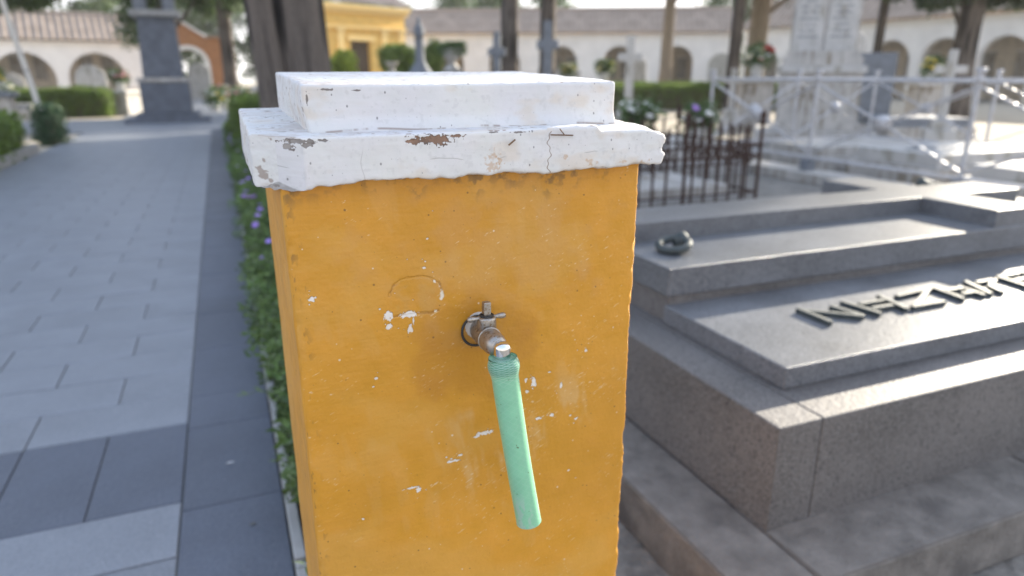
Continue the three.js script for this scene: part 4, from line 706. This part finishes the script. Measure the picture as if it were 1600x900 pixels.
stele('cream slab headstone right of the slim brown trunk', [24.5, -30.0], 0.7, 1.9, 0.3, marbleWorn, -R(40), false);
stele('pale headstone standing left of the slim brown trunk', [17.8, -28.0], 0.7, 1.9, 0.3, marbleWorn, -R(35), true);
stele('white headstone in front of the far gallery\'s first arch', [13.4, -28.5], 0.7, 1.7, 0.25, marble, -R(25), true);
stele('broad white headstone at the foot of the grey stone cross', [12.3, -24.6], 1.3, 1.35, 0.3, marble, -R(28), false);
function urn(label, [x, z], y, s, m, plant) {
  const t = thing('stone_urn', label, 'urn', [x, -0.03, z]);
  part('pedestal', lathe([[0, 0], [0.34, 0], [0.34, 0.12], [0.28, 0.16], [0.24, y * 0.55], [0.27, y - 0.08], [0.3, y]], 20), m, t);
  part('bowl', lathe([[0.0, 0], [0.3, 0], [0.22, 0.06], [0.1, 0.2], [0.09, 0.26], [0.25, 0.42], [0.31, 0.56], [0.33, 0.58], [0.29, 0.58], [0.2, 0.44], [0, 0.42]].map(([a, b]) => [a * s, b * s]), 22).translate(0, y, 0), m, t);
  if (plant) { const sp = []; for (let k = 0; k < 160; k++) { const a = rnd() * 6.28, q = Math.sqrt(rnd()) * 0.32 * s; sp.push([Math.cos(a) * q, y + 0.5 * s + rnd() * 0.22, Math.sin(a) * q, 1.1]); } scatter('plant', smallClump, leafMid, sp, t); }
}
urn('white planted urn on a pedestal before the ochre chapel', [6.69, -20.96], 1.28, 1.15, marble, true);
urn('pale stone urn beside the chapel door', [6.1, -26.5], 1.2, 0.8, marble, false);
{ const t = thing('stone_obelisk', 'slender grey grave obelisk with statue top before the chapel', 'obelisk', [5.23, -0.03, -19.3]); part('base', boxAt(-0.4, 0.4, 0, 1.1, -0.4, 0.4, 0.02), greyStone, t); part('shaft', lathe([[0, 0], [0.42, 0], [0.36, 0.12], [0.2, 0.34], [0.13, 0.5], [0.12, 1.0], [0.14, 1.04], [0, 1.05]], 20).translate(0, 1.1, 0), greyStone, t); part('statue', lathe([[0, 0], [0.12, 0], [0.14, 0.12], [0.15, 0.26], [0.08, 0.36], [0.05, 0.40], [0.065, 0.46], [0.04, 0.53], [0, 0.55]], 16).translate(0, 2.14, 0), greyStone, t); }
bush('yellow-green rounded shrub, sunlight put into its leaf colour, right of the twin trunk', [3.85, -23.8], 0.75, 0.95, leafSunTint, 'shrub', 0, smallClump, 1.8, 1500);
bush('tall conical shrub before the chapel', [6.9, -28.6], 0.8, 1.45, leafHedge, 'shrub', 0, smallClump, 1.9, 1700);
bush('narrow green shrub between chapel and planted urn', [7.35, -25.8], 0.4, 1.25, leafHedge, 'shrub', 0, smallClump, 1.6, 900);
hedge('long clipped hedge with sunlit top behind the white cross', [17.2, -21.6], 8.4, 0.78, 3.2, -R(30));
hedge('clipped low hedge beside the twin-trunked tree', [0.52, -13.6], 0.5, 0.72, 3.2, 0);
hedge('small dark clipped box bush at the corner of the left bed', [-2.86, -14.7], 0.30, 0.62, 0.30, 0, leafMat([0.045, 0.10, 0.04]), 'box_bush');
hedge('green hedge left of the dark monument', [-4.4, -24.2], 2.7, 0.72, 0.7, 0);
hedge('dark hedge beneath the leaning white post', [-7.3, -22.8], 1.6, 0.8, 0.7, 0.1, leafDark);
hedge('low grassy hedge filling the left planting bed', [-3.36, -10.7], 0.95, 0.6, 4.0, 0, leafHedge);
{ const g = thing('grave_slab', 'low stone grave with gravel behind the left hedge', 'grave', [-5.6, -0.03, -23.4]); part('plinth', rbox(1.8, 0.3, 1.2, 0.02).translate(0, 0.15, 0), marbleWorn, g); part('slab', rbox(1.6, 0.14, 1.0, 0.02).translate(0, 0.369, 0), concrete, g); }
{ const t = thing('leaning_post', 'pale leaning wooden post at the left edge', 'post', [-3.95, -0.03, -19.6]); part('pole', tubeAlong([[0.05, 0, 0], [-0.06, 1.0, 0], [-0.20, 2.0, 0], [-0.36, 3.3, 0]], [0.062, 0.06, 0.058, 0.055], 12), mat({ rgb: [0.66, 0.63, 0.57], roughness: 0.8 }), t); part('clamp', at(new THREE.TorusGeometry(0.065, 0.012, 8, 20).rotateX(Math.PI / 2), -0.1, 1.3, 0), greyStone, t); }
{ const t = thing('stone_pedestal', 'cream stone pedestal with slab top at the left edge', 'pedestal', [-4.1, -0.03, -17.0]); part('shaft', boxAt(-0.24, 0.24, 0, 0.78, -0.24, 0.24, 0.02), marbleWorn, t); part('slab', boxAt(-0.32, 0.32, 0.78, 0.88, -0.32, 0.32, 0.02), greyStone, t); }
{ const t = thing('stone_pedestal', 'thin pale pedestal with flat top left of the twin trunk', 'pedestal', [0.95, -0.03, -17.6]); part('shaft', boxAt(-0.14, 0.14, 0, 0.85, -0.14, 0.14, 0.02), marbleWorn, t); part('slab', boxAt(-0.24, 0.24, 0.85, 0.95, -0.24, 0.24, 0.02), marble, t); }
bouquet('yellow flowers on the cream pedestal at the left edge', [-4.1, 0.85, -17.0], ['yellow'], 1.0, 18);
bouquet('pink flowers left of the dark monument', [-2.75, 0.72, -24.9], ['pink', 'white'], 1.3, 20);
bouquet('white flowers on the grave behind the left hedge', [-5.4, 0.405, -23.4], ['white', 'cream'], 1.2, 18);
bouquet('yellow flowers low beside the dark monument', [-0.15, -0.03, -25.5], ['yellow', 'white'], 1.6, 18);
bouquet('pink and white flowers along the far path', [0.1, -0.03, -28.0], ['pink', 'white'], 1.8, 22);
bouquet('pale pink flowers by the brick gable\'s foot', [0.75, -0.03, -27.0], ['white', 'pink'], 1.7, 22);
bouquet('cream flowers before the far gallery\'s first arch', [11.8, 0.9, -23.2], ['cream', 'yellow'], 1.4, 18);
bouquet('cream and yellow flowers right of the broad white headstone', [13.4, 0.9, -23.4], ['cream', 'yellow'], 1.7, 20);
bouquet('yellow flowers right of the grey slab headstone', [16.6, 1.0, -12.6], ['yellow', 'cream'], 1.3, 20);
bouquet('red and white flowers left of the pale monument', [11.6, 1.1, -13.2], ['red', 'white', 'cream'], 1.6, 22);
// stands that carry the raised flower pots
for (const [x, z, h, l] of [[11.8, -23.2, 0.93, 'pale grave block under the cream flowers before the first arch'], [13.4, -23.4, 0.93, 'pale grave block under the cream and yellow flowers'], [16.6, -12.6, 1.03, 'pale grave block under yellow flowers, right of the grey slab headstone'], [11.6, -13.2, 1.13, 'pale grave block under red and white flowers'], [-2.75, -24.9, 0.75, 'pale grave block under pink flowers, left of the dark monument']]) { const t = thing('grave_block', l, 'grave', [x, -0.03, z], -R(30)); part('block', boxAt(-0.35, 0.35, 0, h - 0.1, -0.35, 0.35, 0.02), marbleWorn, t); part('top', boxAt(-0.42, 0.42, h - 0.1, h, -0.42, 0.42, 0.015), marble, t); }

// ---------------------------------------------------------------- galleries, brick gable and chapel
function roofSheet(L, run, rise, pitch) {                          // a slope of rounded tiles, corrugated along x
  const nx = Math.round(L / pitch) * 6, nz = 10, g = new THREE.PlaneGeometry(L, 1, nx, nz), p = g.attributes.position;
  for (let i = 0; i < p.count; i++) { const x = p.getX(i) + L / 2, t = p.getY(i) + 0.5, row = (t * nz) % 1; p.setXYZ(i, x, t * rise + 0.12 * Math.abs(Math.sin(x / pitch * Math.PI)), -t * run); }
  g.computeVertexNormals(); const uv = g.attributes.uv; for (let i = 0; i < uv.count; i++) uv.setXY(i, p.getX(i) / 4, uv.getY(i)); return g;
}
function arcade(label, P0, P1, { eave, archW, pitch, archTop, depth = 2.6, rise = 1.4, start = 0.4 }) {
  const dx = P1[0] - P0[0], dz = P1[1] - P0[1], L = Math.hypot(dx, dz), t = thing('gallery', label, 'building', [P0[0], -0.03, P0[1]], -Math.atan2(dz, dx));
  const s = new THREE.Shape(), r = archW / 2, sp = archTop - r; s.moveTo(0, 0);
  const centres = []; for (let x = start + r; x + r < L - 0.2; x += pitch) { centres.push(x); s.lineTo(x - r, 0); s.lineTo(x - r, sp); s.absarc(x, sp, r, Math.PI, 0, true); s.lineTo(x + r, 0); }
  s.lineTo(L, 0); s.lineTo(L, eave); s.lineTo(0, eave);
  part('wall', uvm(new THREE.ExtrudeGeometry(s, { depth: 0.4, bevelEnabled: false, curveSegments: 20 }).translate(0, 0, -0.4), 3), plasterWhite, t);
  part('back_wall', plain(0, L, 0, eave, -depth - 0.3, -depth), plasterBeige, t);
  part('floor', plain(0, L, 0, 0.06, -depth + 0.002, -0.402), concrete, t);
  for (const x of [0, L]) part('end_wall', plain(x === 0 ? 0.002 : L - 0.3, x === 0 ? 0.3 : L - 0.002, 0.06, eave - 0.01, -depth + 0.002, -0.402), plasterWhite, t);
  part('cornice', plain(-0.1, L + 0.1, eave + 0.002, eave + 0.12, -0.5, 0.1), plasterWhite, t);
  const run = depth / 2 + 0.5, roof = part('roof', roofSheet(L + 0.5, run, rise, 0.34).translate(-0.25, eave + 0.13, 0.3), tileRoof, t);
  const bk = roofSheet(L + 0.5, run, rise, 0.34); bk.rotateY(Math.PI); bk.translate(L + 0.25, eave + 0.13, 0.3 - 2 * run); part('roof_slope', bk, tileRoof, roof);
  part('ridge', bar([-0.25, eave + 0.13 + rise + 0.02, 0.3 - run], [L + 0.25, eave + 0.13 + rise + 0.02, 0.3 - run], 0.13, 10), tileRoof, roof);
  for (const x of [0.0, L - 0.2]) { const q = new THREE.Shape([[0.1, 0], [-depth - 0.3, 0], [0.3 - run, rise]].map((a) => new THREE.Vector2(...a))); part('gable', uvm(new THREE.ExtrudeGeometry(q, { depth: 0.2, bevelEnabled: false }).rotateY(-Math.PI / 2).translate(x + 0.2, eave + 0.121, 0), 3), plasterWhite, t); }
  centres.forEach((x, k) => { for (const q of [-0.7, 0.35]) { const n = part('niche', plain(x + q, x + q + 0.62, 0.9, 2.2, -depth, -depth + 0.06), marbleWorn, t); part('frame', plain(x + q - 0.05, x + q + 0.67, 2.2, 2.28, -depth, -depth + 0.09), plasterWhite, n); } part('pier_base', plain(x + r + 0.001, x + pitch - r - 0.001, 0, 0.5, 0.001, 0.03), plasterBeige, t); });
  return t;
}
arcade('white arcaded gallery with tiled roof on the far left', [-15.3, -42.8], [-3.7, -44.8], { eave: 2.72, archW: 2.75, pitch: 3.3, archTop: 2.3, rise: 1.45, start: 1.55 });
arcade('white arcaded gallery with tiled roof across the back', [10.4, -45.0], [29.0, -35.6], { eave: 3.42, archW: 1.95, pitch: 3.55, archTop: 2.85, rise: 1.5, start: 2.6 });
arcade('white arcaded gallery with tiled roof receding on the right', [29.6, -35.0], [32.5, -11.0], { eave: 3.55, archW: 2.1, pitch: 2.6, archTop: 2.8, rise: 1.6, start: 0.5 });
{
  const t = thing('brick_gable', 'orange brick gable wall with white-edged archway at the path end', 'wall', [-0.85, -0.03, -40]);
  const s = new THREE.Shape(); s.moveTo(-1.9, 0); s.lineTo(-1.13, 0); s.lineTo(-1.13, 1.6); s.absarc(-0.35, 1.6, 0.78, Math.PI, 0, true); s.lineTo(0.43, 0); s.lineTo(1.75, 0); s.lineTo(1.75, 2.95); s.lineTo(0.55, 2.95); s.lineTo(-0.7, 3.75); s.lineTo(-1.9, 2.98);
  part('wall', uvm(new THREE.ExtrudeGeometry(s, { depth: 0.5, bevelEnabled: false, curveSegments: 20 }), 2), brickRed, t);
  const a = new THREE.Shape(); a.moveTo(-1.13, 0); a.lineTo(-1.33, 0); a.lineTo(-1.33, 1.6); a.absarc(-0.35, 1.6, 0.98, Math.PI, 0, true); a.lineTo(0.63, 0); a.lineTo(0.43, 0); a.lineTo(0.43, 1.6); a.absarc(-0.35, 1.6, 0.78, 0, Math.PI, false);
  part('arch_trim', uvm(new THREE.ExtrudeGeometry(a, { depth: 0.06, bevelEnabled: false, curveSegments: 20 }).translate(0, 0, 0.5), 2), plasterWhite, t);
  const cop = (x0, y0, x1, y1) => { const l = Math.hypot(x1 - x0, y1 - y0), g = plain(-l / 2, l / 2, 0, 0.12, -0.06, 0.62); g.rotateZ(Math.atan2(y1 - y0, x1 - x0)); return g.translate((x0 + x1) / 2, (y0 + y1) / 2, 0); };
  part('coping', cop(-1.9, 2.98, -0.72, 3.745), tileRoof, t); part('coping', cop(-0.68, 3.745, 0.55, 2.95), plasterWhite, t); part('coping', cop(0.6, 2.951, 1.8, 2.951), tileRoof, t);
}
{
  const t = thing('chapel', 'ochre yellow chapel with cornices and a dark door', 'building', [6.8, -0.03, -35.6], R(27));
  part('wall', plain(-2.6, -0.72, 0, 4.0, -3.5, 0), plasterOchre, t); part('wall', plain(0.48, 2.75, 0, 4.0, -3.5, 0), plasterOchre, t); part('wall', plain(-0.718, 0.478, 2.75, 3.999, -3.5, -0.001), plasterOchre, t); part('back_wall', plain(-0.718, 0.478, 0, 2.748, -3.5, -0.5), plasterOchre, t);
  const d = part('door', plain(-0.715, 0.475, 0.05, 2.745, -0.3, -0.22), darkWood, t); for (const [x0, x1] of [[-0.65, -0.15], [-0.09, 0.41]]) for (const [y0, y1] of [[0.2, 1.2], [1.35, 2.6]]) part('door_panel', plain(x0, x1, y0, y1, -0.219, -0.19), darkWood, d);
  part('step', plain(-1.0, 0.8, 0, 0.05, -0.2, 0.6), concrete, t);
  for (const x of [-2.5, -1.5, 1.15, 2.25]) { const p = part('pilaster', plain(x, x + 0.36, 0.4, 3.3, 0.001, 0.10), ochreTrim, t); part('capital', plain(x - 0.05, x + 0.41, 3.14, 3.3, 0.1, 0.14), ochreTrim, p); part('foot', plain(x - 0.06, x + 0.42, 0, 0.398, 0.001, 0.15), ochreTrim, p); }
  part('architrave', plain(-0.95, 0.7, 2.76, 2.98, 0.001, 0.12), ochreTrim, t); part('frieze', plain(-2.62, 2.77, 3.31, 3.42, 0.001, 0.16), ochreTrim, t);
  part('cornice', plain(-2.75, 2.9, 4.002, 4.2, -3.6, 0.15), ochreTrim, t); part('cornice', plain(-2.85, 3.0, 4.202, 4.38, -3.7, 0.25), ochreTrim, t);
  const rf = roofSheet(6.0, 2.0, 0.8, 0.34); part('roof', rf.translate(-2.9, 4.39, 0.2), tileRoof, t);
}

// ---------------------------------------------------------------- haze added to veil and brighten the far galleries, standing in for backlight flare
scene.fog = new THREE.FogExp2(new THREE.Color(0.95, 0.92, 0.86), 0.0011);

renderer.render(scene, camera);
